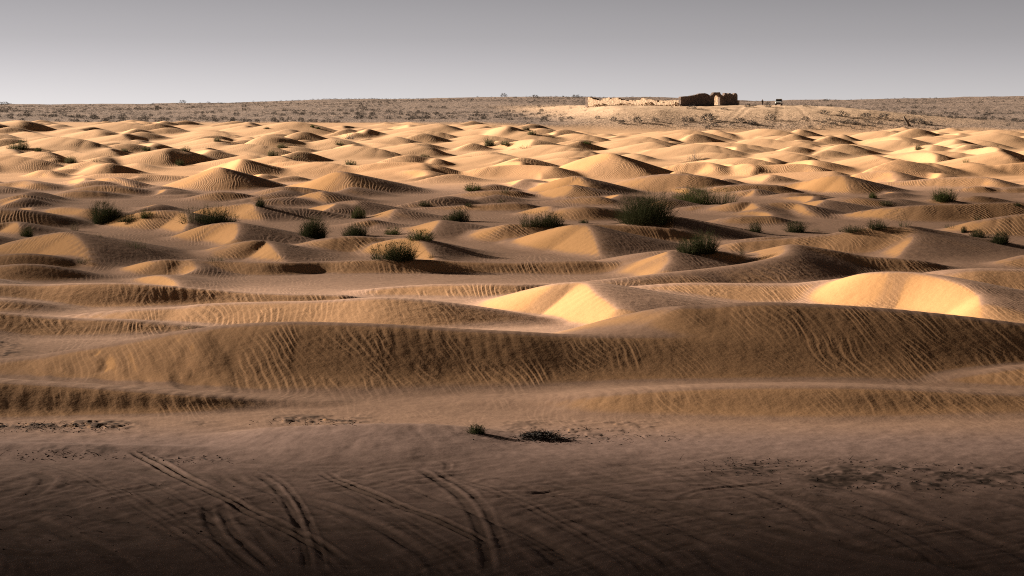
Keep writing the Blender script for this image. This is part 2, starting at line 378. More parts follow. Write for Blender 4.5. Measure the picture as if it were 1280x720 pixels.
# tracks climbing the fort hill (worn bare sand)
HT = np.zeros_like(Z)
for pts in ([(895,158,488), (906,150,496), (922,138,516), (930,131,530)], [(902,158,488), (914,150,496), (932,138,516), (940,131,530)], [(968,157,488), (971,148,498), (973,138,515), (974,131,535)], [(976,157,488), (978,148,498), (978,138,515), (977,131,535)], [(1025,158,486), (1015,148,498), (1003,136,515), (990,130,535)]):
    p = catmull([((a - XH) * dd / F, dd, 0) for a, b, dd in pts], 6)
    s2 = np.s_[np.searchsorted(Yr, 478):np.searchsorted(Yr, 550), :]
    X = GX[s2]; Y = GY[s2]; bd = np.full(X.shape, 1e9)
    for a, b in zip(p[:-1], p[1:]):
        dx, dy = b[0] - a[0], b[1] - a[1]; ll2 = dx * dx + dy * dy
        tt = np.clip(((X - a[0]) * dx + (Y - a[1]) * dy) / ll2, 0, 1)
        bd = np.minimum(bd, np.hypot(X - a[0] - tt * dx, Y - a[1] - tt * dy))
    g = 1 - sstep(.35, .9, bd)
    HT[s2] = np.maximum(HT[s2], g)
Z = Z - HT * .05

# footprints on the left flank of the big dune, rough crust in the trough before it
def px_at(px, py, lo=33.):
    """first place where the sight line through a photo pixel meets the terrain."""
    j = np.searchsorted(U, (px - XH) / F)
    prof = Z[:, j]; ray = H - (py - YH) / F * Yr
    k = np.nonzero((prof >= ray) & (Yr > lo))[0]
    if len(k) == 0: return None
    i = k[0]
    a, b = ray[i - 1] - prof[i - 1], prof[i] - ray[i]
    y = Yr[i - 1] + (Yr[i] - Yr[i - 1]) * a / max(a + b, 1e-6)
    return ((px - XH) / F * y, y, float(np.interp(y, Yr, prof)))


def zat(x, y):
    i = min(max(np.searchsorted(Yr, y), 1), NR - 1); v = []
    for ii in (i - 1, i):
        xs = GX[ii]; v.append(float(np.interp(x, xs, Z[ii])))
    t = (y - Yr[i - 1]) / (Yr[i] - Yr[i - 1])
    return v[0] + (v[1] - v[0]) * t


fp = []
for (a, b, s) in [(118,442,.25),(129,458,.28),(84,466,.2)]:
    q = px_at(a, b)
    if q: fp.append((q, s * rr.uniform(.35, .55)))
s3 = np.s_[np.searchsorted(Yr, 55):np.searchsorted(Yr, 72), :]
for (q, s) in fp:
    X = GX[s3]; Y = GY[s3]
    X = X + (vnoise(X, Y, .3, 401) - .5) * .35; Y = Y + (vnoise(X, Y, .3, 403) - .5) * .5
    dd = ((X - q[0]) / s) ** 2 + ((Y - q[1]) / (s * 1.7)) ** 2
    Z[s3] += -.06 * np.exp(-dd) * (s / .3)

sx_ = PXG[s3]
sm = sstep(-20, 60, sx_) * (1 - sstep(270, 380, sx_)) * sstep(57.5, 59, GY[s3]) * (1 - sstep(62, 63.5, GY[s3]))
Z[s3] += sm * ((vnoise(GX[s3] + GY[s3] * .35, GY[s3] * .25, .8, 411) - .5) * .08 + (vnoise(GX[s3] + GY[s3] * .35, GY[s3] * .4, .33, 413) - .5) * .025)
DARK = np.zeros_like(Z)
def crust(px0, px1, d0, d1, amt, hgt, thr, seed):
    i0, i1 = np.searchsorted(Yr, [d0 - 1, d1 + 1]); s = np.s_[i0:i1, :]
    X = GX[s]; Y = GY[s]; px = PXG[s]
    m = sstep(px0 - 25, px0 + 25, px) * (1 - sstep(px1 - 25, px1 + 25, px)) * sstep(d0 - .4, d0 + .4, Y) * (1 - sstep(d1 - .4, d1 + .4, Y))
    n = .55 * fbm(X, Y * .8, 1.1, seed, 3) + .45 * fbm(X, Y, .22, seed + 2, 2)
    mm = m * sstep(thr - .04, thr + .16, n)
    Z[s] += mm * hgt * .6 * (.1 + 1.2 * fbm(X, Y, .3, seed + 5, 3))
    DARK[s] = np.maximum(DARK[s], mm * amt * (.55 + .6 * vnoise(X, Y, .15, seed + 9)))


crust(-80, 165, 53.0, 54.2, 1., .10, .40, 71)
crust(230, 262, 53.4, 54.2, .6, .06, .36, 73)
crust(340, 460, 53.6, 55.2, .8, .07, .45, 75)
crust(630, 860, 51.4, 54.2, .5, .05, .50, 77)
crust(-60, 140, 48.9, 49.6, .8, .04, .52, 79)
crust(190, 275, 48.0, 48.8, .8, .05, .50, 81)
crust(860, 1010, 46.5, 48.8, .9, .012, .55, 83)
crust(1000, 1400, 44.8, 47.6, .95, .035, .50, 85)
crust(-30, 25, 67, 71.5, .9, .05, .50, 87)
crust(900, 1280, 41, 45, .5, .01, .60, 89)
crust(0, 420, 41, 46, .5, .01, .60, 91)
# dune under the photographer
dc = np.hypot(GX * .6, GY + 3)
Z = smax(Z, 7.25 - .5 * np.clip(dc - 2.5, 0, None), .8)

# ------------------------------------------------------------------ surface attributes
dZx = np.gradient(Z, axis=1) / np.gradient(GX, axis=1)
dZy = np.gradient(Z, axis=0) / np.gradient(GY, axis=0)
dZy = dZy - dZx * (np.gradient(GX, axis=0) / np.gradient(GY, axis=0))
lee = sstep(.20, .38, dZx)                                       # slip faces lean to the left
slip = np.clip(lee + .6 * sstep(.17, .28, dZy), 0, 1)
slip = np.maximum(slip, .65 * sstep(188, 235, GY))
dune = sstep(51.8, 54.0, GY + 1.2 * (vnoise(GX, GY, 4, 53) - .5)) * (1 - sstep(455, 485, GY))
patch = sstep(.30, .62, fbm(GX, GY, 6.5, 51))
amp = dune * (1 - lee) * (.18 + .45 * patch) * (.55 + .8 * sstep(.08, .34, dZy)) + (1 - sstep(54, 57, GY)) * .05
amp = amp * (1 - .45 * sstep(140, 300, GY)) * (.5 + .5 * sstep(56.5, 58.5, GY))
th = .16
def ripples(lam, th, cz, seed):
    warp = (fbm(GX, GY, 5.5, seed, 2) - .5) * 2.4 + (vnoise(GX, GY * .6, 1.1, seed + 2) - .5) * .36 + (vnoise(GX, GY * .5, .42, seed + 4) - .5) * .10
    return 2 * math.pi / lam * (GX * math.cos(th) + GY * math.sin(th) + cz * Z + warp)
phase = ripples(.235, .16, .75, 91)
phase2 = ripples(.30, .12, .68, 191)
blend = sstep(.35, .65, vnoise(GX, GY * .7, 1.3, 55) * .6 + vnoise(GX, GY * .5, .45, 57) * .4)
blend = np.maximum(blend, sstep(85, 125, GY))
amp = amp * (1 + 1.3 * sstep(85, 125, GY))
amp = amp * (.25 + .9 * sstep(.3, .7, vnoise(GX, GY * .6, .8, 59)))
rock = sstep(478, 500, GY + 8 * (vnoise(GX, GY, 10, 97) - .5)) * (1 - .95 * hill_m)
rock = np.clip(rock, 0, 1)
hillsand = np.clip(hill_m, 0, 1)
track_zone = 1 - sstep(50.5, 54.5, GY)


def set_attr(me, name, a):
    at = me.attributes.new(name, 'FLOAT', 'POINT')
    at.data.foreach_set('value', np.ascontiguousarray(a, dtype=np.float32).ravel())


me = bpy.data.meshes.new('desert_ground')
co = np.stack([GX, GY, Z], -1).reshape(-1, 3).astype(np.float32)
me.vertices.add(NR * NC); me.vertices.foreach_set('co', co.ravel())
ii, jj = np.meshgrid(np.arange(NR - 1), np.arange(NC - 1), indexing='ij')
v0 = (ii * NC + jj).ravel()
quads = np.stack([v0, v0 + 1, v0 + NC + 1, v0 + NC], -1).astype(np.int32)
nq = len(quads)
me.loops.add(nq * 4); me.loops.foreach_set('vertex_index', quads.ravel())
me.polygons.add(nq); me.polygons.foreach_set('loop_start', np.arange(0, nq * 4, 4, dtype=np.int32))
me.update(calc_edges=True)
me.polygons.foreach_set('use_smooth', np.ones(nq, dtype=bool))
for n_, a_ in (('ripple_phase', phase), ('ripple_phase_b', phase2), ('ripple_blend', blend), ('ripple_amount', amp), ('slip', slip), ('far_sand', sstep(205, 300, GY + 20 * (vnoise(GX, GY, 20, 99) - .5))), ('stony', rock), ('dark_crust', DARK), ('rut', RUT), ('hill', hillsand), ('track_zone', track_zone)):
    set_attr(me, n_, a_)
ground = bpy.data.objects.new('desert_ground', me); C.objects.link(ground)
ground['kind'] = 'structure'
ground['label'] = 'rippled orange sand dunes with a tracked foreground and stony plain behind'


# ------------------------------------------------------------------ materials
class NT:
    def __init__(s, name):
        s.m = bpy.data.materials.new(name); s.m.use_nodes = True
        s.t = s.m.node_tree; s.t.nodes.clear()
    def n(s, ty, **kw):
        x = s.t.nodes.new(ty)
        for k, v in kw.items():
            if k.startswith('_'): x.inputs[int(k[1:])].default_value = v
            else: setattr(x, k, v)
        return x
    def l(s, a, b): s.t.links.new(a, b)
    def math(s, op, a, b=None, c=None, clamp=False):
        x = s.n('ShaderNodeMath', operation=op); x.use_clamp = clamp
        for i, v in enumerate((a, b, c)):
            if v is None: continue
            if isinstance(v, (int, float)): x.inputs[i].default_value = v
            else: s.l(v, x.inputs[i])
        return x.outputs[0]
    def attr(s, name): return s.n('ShaderNodeAttribute', attribute_name=name).outputs['Fac']
    def mix(s, f, a, b):
        x = s.n('ShaderNodeMix', data_type='RGBA')
        for i, v in ((0, f), (6, a), (7, b)):
            if isinstance(v, (int, float)): x.inputs[i].default_value = v
            elif isinstance(v, tuple): x.inputs[i].default_value = (*v, 1)
            else: s.l(v, x.inputs[i])
        return x.outputs[2]
    def noise(s, vec, scale, detail=3, rough=.55):
        x = s.n('ShaderNodeTexNoise'); x.inputs['Scale'].default_value = scale; x.inputs['Detail'].default_value = detail; x.inputs['Roughness'].default_value = rough
        s.l(vec, x.inputs['Vector']); return x.outputs[0]
    def ramp(s, f, a, b, clamp=True):
        x = s.n('ShaderNodeMapRange'); x.inputs[1].default_value = a; x.inputs[2].default_value = b; s.l(f, x.inputs[0]); return x.outputs[0]


def sand_material():
    g = NT('sand')
    pos = g.n('ShaderNodeNewGeometry').outputs['Position']
    ph, am = g.attr('ripple_phase'), g.attr('ripple_amount')
    sn = g.math('SINE', ph)
    ra = g.math('SINE', g.math('ADD', ph, g.math('MULTIPLY', sn, .55)))
    pb = g.attr('ripple_phase_b'); rb = g.math('SINE', g.math('ADD', pb, g.math('MULTIPLY', g.math('SINE', pb), .5)))
    bl = g.attr('ripple_blend')
    rip = g.math('ADD', g.math('MULTIPLY', ra, g.math('SUBTRACT', 1., bl)), g.math('MULTIPLY', rb, bl))
    rh = g.math('MULTIPLY', g.math('MULTIPLY', rip, am), .0044)
    fine = g.noise(pos, 14, 5, .68)
    mid = g.noise(pos, 2.2, 3, .55)
    big = g.noise(pos, .12, 3, .5)
    stony = g.attr('stony'); hill = g.attr('hill'); dark = g.attr('dark_crust'); rut = g.attr('rut'); tz = g.attr('track_zone'); slip = g.attr('slip')
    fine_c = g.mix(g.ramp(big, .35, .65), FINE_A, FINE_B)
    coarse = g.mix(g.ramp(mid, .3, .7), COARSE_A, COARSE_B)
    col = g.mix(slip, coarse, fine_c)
    # ripple troughs tinted darker
    col = g.mix(g.math('MULTIPLY', g.ramp(rip, .2, -1), g.math('MULTIPLY', am, .22)), col, (.26, .165, .10))
    col = g.mix(g.math('MULTIPLY', g.attr('far_sand'), .6), col, (.585, .372, .212))  # far sand's own paleness plus haze put into the colour
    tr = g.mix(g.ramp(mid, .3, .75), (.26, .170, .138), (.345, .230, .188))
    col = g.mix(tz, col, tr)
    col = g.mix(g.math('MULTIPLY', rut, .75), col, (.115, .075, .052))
    st = g.mix(g.ramp(g.noise(pos, .35, 4, .65), .38, .62), (.28, .202, .155), (.165, .125, .105))
    col = g.mix(stony, col, st)
    hs = g.mix(g.ramp(g.noise(pos, .5, 4, .7), .40, .62), (.62, .445, .30), (.50, .355, .24))
    col = g.mix(g.math('MULTIPLY', hill, .9), col, hs)
    col = g.mix(g.math('MINIMUM', dark, 1.), col, (.055, .036, .026))
    sp = g.ramp(fine, .25, .75)
    v = g.n('ShaderNodeHueSaturation'); g.l(col, v.inputs['Color'])
    g.l(g.math('ADD', g.math('MULTIPLY', sp, .22), .89), v.inputs['Value'])
    # bump: ripples + grain + lumps on the stony plain
    h = g.math('ADD', rh, g.math('MULTIPLY', fine, .003))
    mp = g.n('ShaderNodeMapping'); mp.inputs['Scale'].default_value = (1, .45, 1); g.l(pos, mp.inputs[0])
    scal = g.noise(mp.outputs[0], 5.5, 2, .5)
    h = g.math('ADD', h, g.math('MULTIPLY', g.math('MULTIPLY', scal, am), .014))
    h = g.math('ADD', h, g.math('MULTIPLY', mid, .02))
    h = g.math('ADD', h, g.math('MULTIPLY', g.math('MULTIPLY', g.noise(pos, .9, 4, .65), stony), .5))
    b = g.n('ShaderNodeBump'); b.inputs['Strength'].default_value = 1; b.inputs['Distance'].default_value = 1
    g.l(h, b.inputs['Height'])
    bs = g.n('ShaderNodeBsdfPrincipled'); bs.inputs['Roughness'].default_value = .9; bs.inputs['Specular IOR Level'].default_value = .15
    g.l(v.outputs[0], bs.inputs['Base Color']); g.l(b.outputs[0], bs.inputs['Normal'])
    o = g.n('ShaderNodeOutputMaterial'); g.l(bs.outputs[0], o.inputs[0])
    return g.m


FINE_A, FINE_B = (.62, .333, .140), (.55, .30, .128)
COARSE_A, COARSE_B = (.35, .213, .145), (.43, .267, .18)  # naturally darker coarse sand, darkened further to deepen shade on flats and windward sides
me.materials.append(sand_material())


def simple(name, c1, c2, scale=3., rough=.8, spec=.3, bump=.0, metallic=0.):
    g = NT(name)
    tc = g.n('ShaderNodeTexCoord').outputs['Object']
    nz = g.noise(tc, scale, 4, .6)
    col = g.mix(g.ramp(nz, .35, .65), c1, c2)
    bs = g.n('ShaderNodeBsdfPrincipled'); bs.inputs['Roughness'].default_value = rough; bs.inputs['Specular IOR Level'].default_value = spec; bs.inputs['Metallic'].default_value = metallic
    g.l(col, bs.inputs['Base Color'])
    if bump:
        b = g.n('ShaderNodeBump'); b.inputs['Distance'].default_value = bump; b.inputs['Strength'].default_value = 1; g.l(nz, b.inputs['Height']); g.l(b.outputs[0], bs.inputs['Normal'])
    o = g.n('ShaderNodeOutputMaterial'); g.l(bs.outputs[0], o.inputs[0])
    return g.m


def leafy(name, c1, c2, scale=2.5, trans=.2):
    g = NT(name)
    tc = g.n('ShaderNodeTexCoord').outputs['Object']
    nz = g.noise(tc, scale, 4, .7)
    col = g.mix(g.ramp(nz, .35, .65), c1, c2)
    d = g.n('ShaderNodeBsdfDiffuse'); t = g.n('ShaderNodeBsdfTranslucent'); m = g.n('ShaderNodeMixShader'); m.inputs[0].default_value = trans
    g.l(col, d.inputs[0]); g.l(col, t.inputs[0]); g.l(d.outputs[0], m.inputs[1]); g.l(t.outputs[0], m.inputs[2])
    o = g.n('ShaderNodeOutputMaterial'); g.l(m.outputs[0], o.inputs[0])
    return g.m


M = dict(
    dark=leafy('dark_broom_leaf', (.040, .047, .022), (.076, .081, .038)),
    green=leafy('green_broom_leaf', (.055, .070, .024), (.112, .124, .045)),
    olive=leafy('olive_leaf', (.075, .075, .040), (.14, .13, .075)),
    pale=leafy('dry_grass', (.16, .13, .085), (.25, .21, .14)),
    grey=leafy('grey_twig', (.15, .125, .105), (.23, .20, .17)),
    scrub=leafy('scrub_leaf', (.060, .052, .046), (.115, .098, .085), 1.2),
    wood=simple('dry_wood', (.10, .075, .055), (.16, .12, .09), 8),
    litter=simple('dark_litter', (.018, .014, .012), (.045, .035, .028), 8),
)


def link_mesh(name, verts, faces, mat, parent=None, smooth=False):
    m = bpy.data.meshes.new(name)
    m.from_pydata([tuple(v) for v in verts], [], faces); m.update()
    if smooth:
        m.polygons.foreach_set('use_smooth', [True] * len(m.polygons))
    m.materials.append(mat)
    o = bpy.data.objects.new(name, m); C.objects.link(o)
    if parent: o.parent = parent
    return o


def tag(o, label, cat, group=None, kind=None):
    if label: o['label'] = label
    if cat: o['category'] = cat
    if group: o['group'] = group
    if kind: o['kind'] = kind
    return o


def empty(name, loc, rz=0.):
    o = bpy.data.objects.new(name, None); C.objects.link(o); o.location = loc; o.rotation_euler = (0, 0, rz); o.empty_display_size = .2
    return o


# ------------------------------------------------------------------ plants
def blade(V, Fc, p, dirv, ln, w, rnd, bend=.35, seg=2):
    """one tapering twig / leaf blade"""
    d = Vector(dirv).normalized(); side = d.cross(Vector((rnd.uniform(-1, 1), rnd.uniform(-1, 1), .2)))
    if side.length < 1e-3: side = Vector((1, 0, 0))
    side.normalize(); out = Vector((d.x, d.y, 0))
    b0 = len(V); q = Vector(p)
    for i in range(seg + 1):
        t = i / seg; ww = w * (1 - .85 * t)
        V.append(q - side * ww * .5); V.append(q + side * ww * .5)
        if i:
            k = b0 + (i - 1) * 2; Fc.append((k, k + 1, k + 3, k + 2))
        q = q + d * (ln / seg); d = (d + out * bend * .5 + Vector((rnd.uniform(-.1, .1), rnd.uniform(-.1, .1), -bend * .25))).normalized()
    return q


def limb(V, Fc, pts, r0, r1, ns=7):
    pts = [Vector(p) for p in pts]; b = len(V)
    for i, p in enumerate(pts):
        d = (pts[min(i + 1, len(pts) - 1)] - pts[max(i - 1, 0)]).normalized()
        u = d.orthogonal().normalized(); v = d.cross(u); r = r0 + (r1 - r0) * i / (len(pts) - 1)
        for k in range(ns):
            a = 2 * math.pi * k / ns; V.append(p + u * math.cos(a) * r + v * math.sin(a) * r)
    for i in range(len(pts) - 1):
        for k in range(ns):
            Fc.append((b + i * ns + k, b + i * ns + (k + 1) % ns, b + (i + 1) * ns + (k + 1) % ns, b + (i + 1) * ns + k))
    Fc.append(tuple(b + k for k in reversed(range(ns)))); Fc.append(tuple(b + (len(pts) - 1) * ns + k for k in range(ns)))


def broom_mesh(w, h, n, seed, spread=.55, flat=1., bw=.03, lobes=3, lean=0., dense=.6, off=.33):
    rnd = random.Random(seed); V, Fc = [], []; SV, SF = [], []
    cs = [(rnd.uniform(-off, off) * w, rnd.uniform(-off, off) * w * .75, rnd.uniform(.45, 1.)) for _ in range(lobes)]
    cs[0] = (cs[0][0] * .3, cs[0][1] * .3, 1.)
    for i in range(n):
        cx, cy, cs_ = rnd.choice(cs)
        a = rnd.uniform(0, 2 * math.pi); rr_ = math.sqrt(rnd.random()) * w * .16 * flat
        el = rnd.gauss(0, 1) * spread
        ln = h * cs_ * rnd.uniform(.55, 1.08) * (1 - .25 * min(1, abs(el)))
        dv = (math.cos(a) * math.sin(abs(el)) + lean, math.sin(a) * math.sin(abs(el)), math.cos(el) * (1 if abs(el) < 1.35 else .2) + .05)
        p = (cx + math.cos(a) * rr_, cy + math.sin(a) * rr_, -.04)
        blade(V, Fc, p, dv, ln, bw * rnd.uniform(.7, 1.3), rnd, .3, 3)
        if i % 12 == 0 and len(SV) < 6:
            SV.append([(cx, cy, -.1), dv, ln * .6])
    # leafy clumps through the volume
    for i in range(int(n * dense)):
        cx, cy, cs_ = rnd.choice(cs)
        a = rnd.uniform(0, 2 * math.pi); q = rnd.random() ** .6; zz = rnd.random() ** .9
        rad = w * .27 * q * math.sqrt(max(.05, 1 - (zz - .3) ** 2 * 1.6))
        p = (cx + math.cos(a) * rad, cy + math.sin(a) * rad, zz * h * .72 * cs_)
        blade(V, Fc, p, (math.cos(a) * .8 + rnd.uniform(-.5, .5), math.sin(a) * .8 + rnd.uniform(-.5, .5), rnd.uniform(.1, 1.2)), h * rnd.uniform(.1, .22), bw * rnd.uniform(.8, 1.5), rnd, .3, 2)
    # fit to the asked width and height
    A = np.array([tuple(v) for v in V])
    kx = w / max(np.percentile(A[:, 0], 99.6) - np.percentile(A[:, 0], .4), .01); kz = h / max(np.percentile(A[:, 2], 99.7), .01)
    V = [(v[0] * kx, v[1] * kx, v[2] * kz) for v in V]
    for b_ in SV:
        p_, d_ = Vector(b_[0]), Vector(b_[1]).normalized() * b_[2]; e_ = p_ + d_
        b_[0] = (p_.x * kx, p_.y * kx, p_.z); b_[1] = ((p_.x + d_.x * .45) * kx, (p_.y + d_.y * .45) * kx, (p_.z + d_.z * .55) * kz); b_[2] = (e_.x * kx, e_.y * kx, e_.z * kz)
    return V, Fc, SV, SF


PLANTS = [
 # px, base py, width px, height px, kind, material, label
 (130,277,42,29,'dense','dark','dark round shrub with a low trailing skirt on the leftmost pale sand flat'),
 (160,276,26,9,'low','dark','low dark shrub trailing off the right side of the dark round shrub at far left'),
 (183,271,22,12,'tuft','green','small green tuft on a crest between the far-left round shrub and the long spiky one'),
 (262,278,66,26,'broom','dark','long spiky dark broom shrub sloping down to the right on the left dunes'),
 (34,295,18,15,'dense','green','small dense green shrub near the left edge of the dunes'),
 (93,288,16,11,'sparse','pale','sparse pale grass tuft in a hollow right of the small left-edge shrub'),
 (105,328,22,9,'sparse','olive','sparse grass at the foot of the dark-backed dune at left'),
 (270,326,24,7,'sparse','olive','thin line of grass on the sand at the foot of the left orange slip face'),
 (122,296,12,5,'sparse','pale','tiny pale grass wisp on the shoulder of the left dune'),
 (170,309,30,9,'sparse','olive','sparse dark grass in the shaded hollow behind the left front dune'),
 (325,258,15,14,'dense','dark','small dark shrub half behind a crest right of the long spiky shrub'),
 (393,297,38,30,'dense','dark','round dark bushy shrub with a long shadow left of centre'),
 (445,295,32,19,'dense','dark','low dark shrub just right of the round dark bushy shrub'),
 (449,273,20,18,'dense','green','round green shrub alone on pale sand above the pair of dark shrubs'),
 (492,293,24,12,'tuft','green','short green tuft left of the wide leafy tuft below centre'),
 (528,299,36,15,'tuft','green','wide leafy green tuft at the foot of a dune below centre'),
 (500,324,58,26,'broom','dark','tall thin-stemmed broom in front of an orange slip face, nearest of the dune shrubs'),
 (540,321,14,12,'sparse','pale','pale dry stems beside the tall thin-stemmed broom'),
 (571,277,34,20,'dense','dark','dark ragged shrub with one twig sticking up, at picture centre-left'),
 (590,238,24,10,'tuft','green','flat green tuft on a bright crest above the centre'),
 (530,257,18,7,'tuft','olive','small olive tuft beside rough clods on bright sand'),
 (632,241,13,8,'sparse','olive','sparse olive wisp right of the flat green tuft'),
 (626,253,15,6,'sparse','olive','small thin tuft on the bright crest above the ragged shrub'),
 (587,257,11,4,'tuft','dark','tiny dark tuft just above the ragged shrub'),
 (678,281,54,21,'broom','dark','dark mounded shrub leaning left, left of the biggest shrub'),
 (730,279,13,6,'dense','dark','tiny dark shrub between the mounded shrub and the biggest shrub'),
 (815,277,78,43,'bigbroom','dark','biggest shrub of all, dark and spiky, right of centre'),
 (877,255,80,25,'dense','green','light green spreading shrub behind the biggest dark shrub'),
 (875,314,54,29,'broom','dark','dark spiky shrub in the hollow in front of the biggest shrub'),
 (943,290,23,15,'tuft','dark','small fan-shaped tuft right of the biggest shrub'),
 (928,318,9,11,'sparse','pale','few pale stems on sand right of the dark spiky hollow shrub'),
 (996,290,34,17,'tuft','dark','wide fan-shaped tuft on sand at the right'),
 (1020,289,12,5,'sparse','olive','low wisp beside the wide fan-shaped tuft'),
 (1090,248,13,9,'dense','green','small green shrub behind a bright crest at the right'),
 (1105,256,18,6,'tuft','olive','low olive tuft down the slope from the small green crest shrub'),
 (1182,250,32,17,'dense','green','compact green shrub on the bright dunes at far right'),
 (1095,285,28,14,'tuft','dark','dark tuft standing on the crest of the big right dune'),
 (1067,289,32,9,'low','dark','low flat shrub on the crest left of the dark crest tuft'),
 (1131,283,18,10,'sparse','olive','thin green stems right of the dark crest tuft'),
 (1190,284,20,5,'sparse','olive','faint grass line in the hollow before the two right-edge shrubs'),
 (1222,275,11,8,'sparse','olive','small thin tuft on the slope above the two right-edge shrubs'),
 (1225,297,26,13,'dense','dark','low domed dark shrub, left one of the right-edge pair'),
 (1252,304,28,19,'dense','dark','taller dark shrub, right one of the right-edge pair'),
 (1205,290,10,8,'dense','dark','tiny dark shrub at the left end of the right-edge pair'),
 (1272,257,10,5,'low','dark','dark twiggy clump on the crest at the right edge'),
 (24,187,26,14,'dense','dark','dark shrub on the far dunes nearest the left edge'),
 (50,189,11,5,'low','dark','small dark clump right of the far left-edge shrub'),
 (87,204,17,10,'dense','olive','olive shrub on the far dunes below the left-edge pair'),
 (120,202,14,5,'sparse','olive','thin grass right of the olive far-dune shrub'),
 (185,188,16,6,'low','dark','low dark shrub on the far left dunes, left of a taller olive one'),
 (232,189,15,7,'dense','olive','taller olive shrub on the far left dunes'),
 (154,189,9,4,'low','olive','tiny olive clump on far sand left of the low dark shrub'),
 (222,206,11,7,'dense','dark','small dark shrub below the taller olive far-left one'),
 (270,177,10,6,'dense','olive','small olive shrub high on the far left dunes'),
 (352,185,14,7,'dense','olive','upper of two olive shrubs left of centre on the far dunes'),
 (339,195,14,9,'dense','olive','lower of two olive shrubs left of centre on the far dunes'),
 (369,197,10,3,'sparse','olive','thin tuft right of the lower olive far shrub'),
 (391,159,6,4,'dense','green','tiny yellow-green shrub near the top edge of the dunes'),
 (398,161,7,3,'low','green','flat yellow-green shrub just below the tiny one near the dune edge'),
 (424,181,13,6,'tuft','olive','spiky olive tuft on the far dunes left of centre'),
 (437,174,16,7,'twigs','grey','grey leafless bush on the far dunes left of centre'),
 (437,206,16,7,'tuft','olive','olive tuft on a shaded far slope above the centre-left dunes'),
 (530,196,13,4,'low','olive','flat olive shrub on the far dunes near centre'),
 (612,182,17,12,'dense','olive','tall grey-olive shrub on the far dunes at centre'),
 (633,181,13,6,'dense','olive','smaller grey-olive shrub right of the tall one at centre'),
 (734,180,10,5,'dense','green','bright green shrub on the far dunes below the fort'),
 (664,168,12,6,'low','olive','dry olive shrub left of the fort hill, in front of the yellowish one'),
 (656,162,10,5,'low','pale','yellowish dry shrub at the dune edge left of the fort hill'),
 (656,185,18,5,'sparse','olive','patchy olive growth on far sand left of the bright green shrub'),
 (334,161,9,3,'low','olive','flat olive shrub at the top of the left far dunes'),
 (868,199,24,13,'twigs','grey','bare grey dead bush with spread twigs on the far right dunes'),
 (1207,203,10,6,'sparse','green','small thin green shrub on the far right dunes'),
 (1148,187,10,6,'low','olive','olive shrub on the shaded far slope at the right'),
 (594,541,22,15,'broom','dark','small dark spiky plant at the far rim of the tracked ground'),
 (233,411,18,7,'twigs','pale','pale dry twigs on the bright low crest at left'),
]
cats = {'dense': ('desert_shrub', 'shrub'), 'broom': ('broom_shrub', 'shrub'), 'bigbroom': ('broom_shrub', 'shrub'), 'tuft': ('grass_tuft', 'grass tuft'), 'low': ('desert_shrub', 'shrub'), 'sparse': ('grass_tuft', 'grass tuft'), 'twigs': ('dead_shrub', 'dead shrub')}
for i, (px, py, wp, hp, kind, mat, lab) in enumerate(PLANTS):
    q = px_at(px, py, 50)
    if q is None: continue
    s = q[1] / F; w, h = wp * s * 1.06, hp * s * 1.08; bw = max(.018, .9 * s * .42)
    nm, cat = cats[kind]
    area = wp * hp
    if kind in ('dense', 'low'):
        n = int(min(1500, 110 + area * 1.3)); V, Fc, SV, SF = broom_mesh(w, h, n, 100 + i, .62, 1.3, bw * .85, 6 if wp > 20 else 3, dense=.7)
    elif kind == 'bigbroom':
        V, Fc, SV, SF = broom_mesh(w, h, 2500, 100 + i, .66, 1.0, bw * .8, 9, dense=.5)
    elif kind == 'broom':
        V, Fc, SV, SF = broom_mesh(w, h, int(min(1100, 80 + area * .8)), 100 + i, .5, 1.3, bw, 5, dense=.7)
    elif kind == 'tuft':
        V, Fc, SV, SF = broom_mesh(w, h, int(min(400, 50 + area * .7)), 100 + i, .6, 1.2, bw, 2, dense=.6, off=.15)
    elif kind == 'twigs':
        V, Fc, SV, SF = broom_mesh(w, h, 60, 100 + i, .8, .8, bw * .9, 3, dense=.3)
    else:
        V, Fc, SV, SF = broom_mesh(w, h, int(34 + area * .2), 100 + i, .5, 2.0, bw * .8, 1, dense=.4, off=.1)
    if hp >= 12 and SV:
        root = empty(nm, (q[0], q[1], q[2] - .08)); tag(root, lab, cat, 'shrubs and tufts on the dunes')
        link_mesh('foliage', V, Fc, M[mat], root)
        for b_ in SV:
            BV, BF = [], []; limb(BV, BF, b_, bw * .8, bw * .25, 5); link_mesh('branch', BV, BF, M['wood'], root, True)
    else:
        o = link_mesh(nm, V, Fc, M[mat]); o.location = (q[0], q[1], q[2] - .02); tag(o, lab, cat, 'shrubs and tufts on the dunes')

# heap of dry brush on the rim of the tracks
q = px_at(676, 552)
V, Fc = [], []; rnd = random.Random(5)
for i in range(900):
    a, b = rnd.gauss(0, .24), rnd.gauss(0, .2)
    hh = .2 * math.exp(-(a / .42) ** 2 - (b / .4) ** 2)
    blade(V, Fc, (a * 1.3, b, rnd.random() * hh), (rnd.uniform(-1, 1), rnd.uniform(-1, 1), rnd.uniform(-.1, .5)), rnd.uniform(.08, .2), .018, rnd, .4, 2)
o = link_mesh('brush_heap', V, Fc, M['litter']); o.location = (q[0], q[1] + .4, zat(q[0], q[1] + .4)); tag(o, 'low heap of black dry brush in the crusty hollow beside the tracks', 'brush heap')

